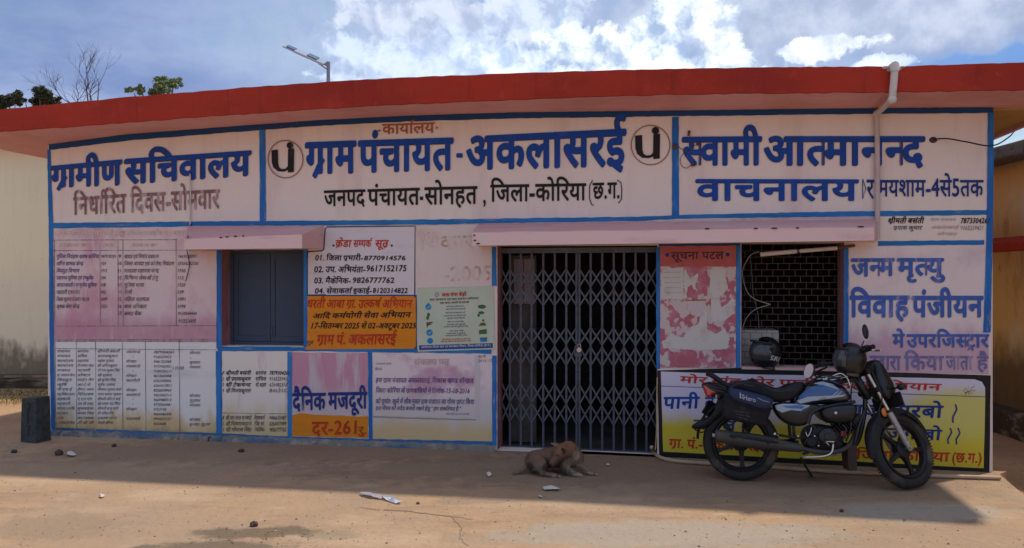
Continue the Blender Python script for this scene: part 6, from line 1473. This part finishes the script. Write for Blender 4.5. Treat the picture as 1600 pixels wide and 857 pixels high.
# ---- foot controls, stand, guard
b = MB(); b.tube(bez([at(1256, 714.5, -.2), at(1275, 714.5, -.21), at(1292, 712, -.21), at(1300, 706, -.2), at(1302, 694, -.2)]), .008, 7); b.tube([at(1290, 690, -.2), at(1304, 691, -.22)], .006, 6); b.tube([at(1290, 690, -.2), at(1296, 697, -.2)], .005, 6); b.build('brake_pedal', m_chrome, bike, smooth=True)
b = MB(); b.tube([at(1262, 707, -.1), at(1256, 709, -.24)], .013, 8); b.tube([at(1206, 690, -.16), at(1200, 692, -.23)], .011, 8); b.tube([at(1216, 680, -.15), at(1240, 684, -.15), at(1262, 684, -.15)], .010, 7); b.build('footrest', m_mat, bike, smooth=True)
b = MB(); b.ball(at(1210.5, 678.5, -.155), .015, 10, 7); b.ball(at(1216, 681, -.15), .008, 8, 6); b.build('footrest_bolt', m_chrome, bike, smooth=True)
b = MB(); s0_ = at(1252, 716, .02); gp = BI @ Vector(G(1264, 744)); b.tube([Vector((s0_.x, .05, s0_.z)), Vector((gp.x, .12, gp.z + .01))], .010, 7); b.box((-.03, -.012, -.004), (.03, .03, .004), Matrix.Translation((gp.x, .12, gp.z + .006))); b.build('side_stand', m_mb, bike)
b = MB(); b.pillow(k2([(1319, 692), (1334, 694), (1334, 733), (1322, 734), (1320, 720)], 0), -.10, .10, .05, 2, sm=0); b.build('engine_guard_flap', paint('flap', (.05, .032, .024), rough=.9), bike)
b = MB(); b.tube(bez([at(1352, 640, -.06), at(1342, 665, -.1), at(1336, 690, -.1), at(1326, 704, -.05)]), .012, 8); b.tube(bez([at(1322, 640, -.1), at(1330, 665, -.13), at(1322, 690, -.12)]), .007, 6); b.build('crash_bar', m_mb, bike, smooth=True)
b = MB(); b.tube(bez([at(1352, 570, -.05), at(1336, 590, -.12), at(1330, 612, -.12), at(1330, 640, -.1)]), .006, 6); b.tube(bez([at(1346, 575, -.05), at(1320, 588, -.1), at(1296, 592, -.1)]), .006, 6); b.tube(bez([at(1362, 580, -.1), at(1378, 620, -.1), at(1374, 650, -.1), at(1396, 690, -.12)]), .005, 6); b.build('control_cables', m_mb, bike, smooth=True)
b = MB(); b.tube(bez([at(1262, 606, -.1), at(1272, 594, -.14), at(1284, 587, -.2), at(1296, 588, -.22), at(1310, 592, -.2), at(1322, 598, -.16)]), .009, 7); b.build('handlebar_right', m_mb, bike, smooth=True)
b = MB(); b.tube(bez([at(1300, 588, -.2), at(1314, 584, -.21), at(1324, 592, -.2), at(1328, 603, -.2)]), .006, 6); b.build('brake_lever', m_chrome, bike, smooth=True)
mirror([at(1290, 590, -.16), at(1280, 590, -.2), at(1270, 586, -.24), at(1266, 583, -.26)], at(1264.5, 580, -.27), Vector((-.62, -.78, .05)), .038, .062, R(20), True)
mirror([at(1342, 560, .1), at(1345, 545, .16), at(1350, 533, .2)], at(1354.5, 518, .22), Vector((.75, -.5, .2)), .042, .070, R(20), False)
# ---- saddlebag
bag = bpy.data.objects.new('saddlebag', None)
bag = empty('saddlebag', 'black nylon saddlebag with dark blue flap slung on the motorcycle beside the rear seat', 'bag', M=BM_)
yb = -.17
b = MB(); b.pillow(k2([(1130, 622), (1140, 614), (1200, 634), (1204, 642), (1196, 661), (1190, 666), (1135, 655), (1128, 648)], yb), yb - .07, yb + .05, .22, 4, sm=3); b.build('bag_body', m_bag, bag, smooth=True)
b = MB(); b.pillow(k2([(1139, 606), (1148, 607), (1175, 613), (1205, 623), (1207, 630), (1202, 638), (1190, 640), (1168, 634), (1147, 626), (1138, 617)], yb - .03), yb - .088, yb + .055, .25, 4, sm=4); flap = b.build('bag_flap', m_bagl, bag, smooth=True)
b = MB(); b.tube([Vector((K_(a, c, yb - .05).x, yb - .078, K_(a, c, yb - .05).z)) for a, c in [(1139, 618), (1147, 627), (1168, 635), (1190, 641), (1203, 638)]], .005, 6); b.build('flap_piping', m_mat, bag, smooth=True)
def on_flap(x, y, o, k=[0]): q = K_(x, y, yb - .10); return Vector((q.x, yb - .0905 - o * .15, q.z))
lettering('Hero', (1162, 1181, 617.5, 622.5, 625, 629), m_silver, bag, bold=.012, mapf=on_flap)
b = MB()
for pts in ([(1156, 614), (1158, 614.5), (1158, 623), (1156, 622.4)], [(1159, 617.5), (1161.5, 616), (1162, 617), (1160, 619)], [(1159, 620), (1161.5, 622), (1161.5, 624), (1159, 622.5)]): b.add([on_flap(x, y, 0) for x, y in pts], [tuple(reversed(range(len(pts))))])
b.build('emblem', m_silver, bag)
pxline([(1184, 622), (1192, 626), (1202, 629)], .7, 0, 'silver_line', m_silver, bag, mapf=on_flap)
def on_body(x, y, o): q = K_(x, y, yb - .08); return Vector((q.x, yb - .0735, q.z))
for s, x0, x1, y0 in (('SPORTS', 1146, 1170, 641), ('Saddle Bag', 1150, 1172, 645.5), ('Strong', 1153, 1168, 650)):
    lettering(s, (x0, x1, y0, y0 + 4, y0 + 2.6, y0 + 6.6), paint('grey_print', (.16, .15, .14)), bag, bold=.01, mapf=on_body, slant=.2)
b = MB(); b.tube([K_(1150, 606, -.15), K_(1172, 598, -.10), Vector((K_(1178, 594, 0).x, 0, K_(1178, 594, 0).z + .004)), Vector((K_(1178, 594, 0).x, .15, K_(1178, 594, 0).z - .02)), Vector((K_(1180, 610, 0).x, .17, K_(1180, 620, 0).z))], .022, 6, flat=.25); b.pillow(k2([(1140, 606), (1160, 600), (1185, 600), (1205, 612), (1206, 624), (1175, 614), (1150, 608)], -.14), -.155, -.135, .2, 2, sm=3); b.build('bag_strap', m_bag, bag, smooth=True)
lettering('Hero', (1163, 1180, 600, 602, 603, 605), paint('grey_print', (.14, .13, .13)), bag, bold=.01, mapf=lambda x, y, o: Vector((K_(x, y, -.16).x, -.158, K_(x, y, -.16).z)))
# ---- second helmet hung on the handlebar
hp_ = K_(1328, 588, -.14)
H2 = BM_ @ Matrix.Translation((hp_.x, -.12, hp_.z)) @ Matrix.Rotation(R(165), 4, 'Z') @ Matrix.Rotation(R(-6), 4, 'Y') @ Matrix.Diagonal((.80, .90, 1.05, 1))
helmet('helmet', 'plain black helmet hanging on the motorcycle handlebar before its headlamp', H2)
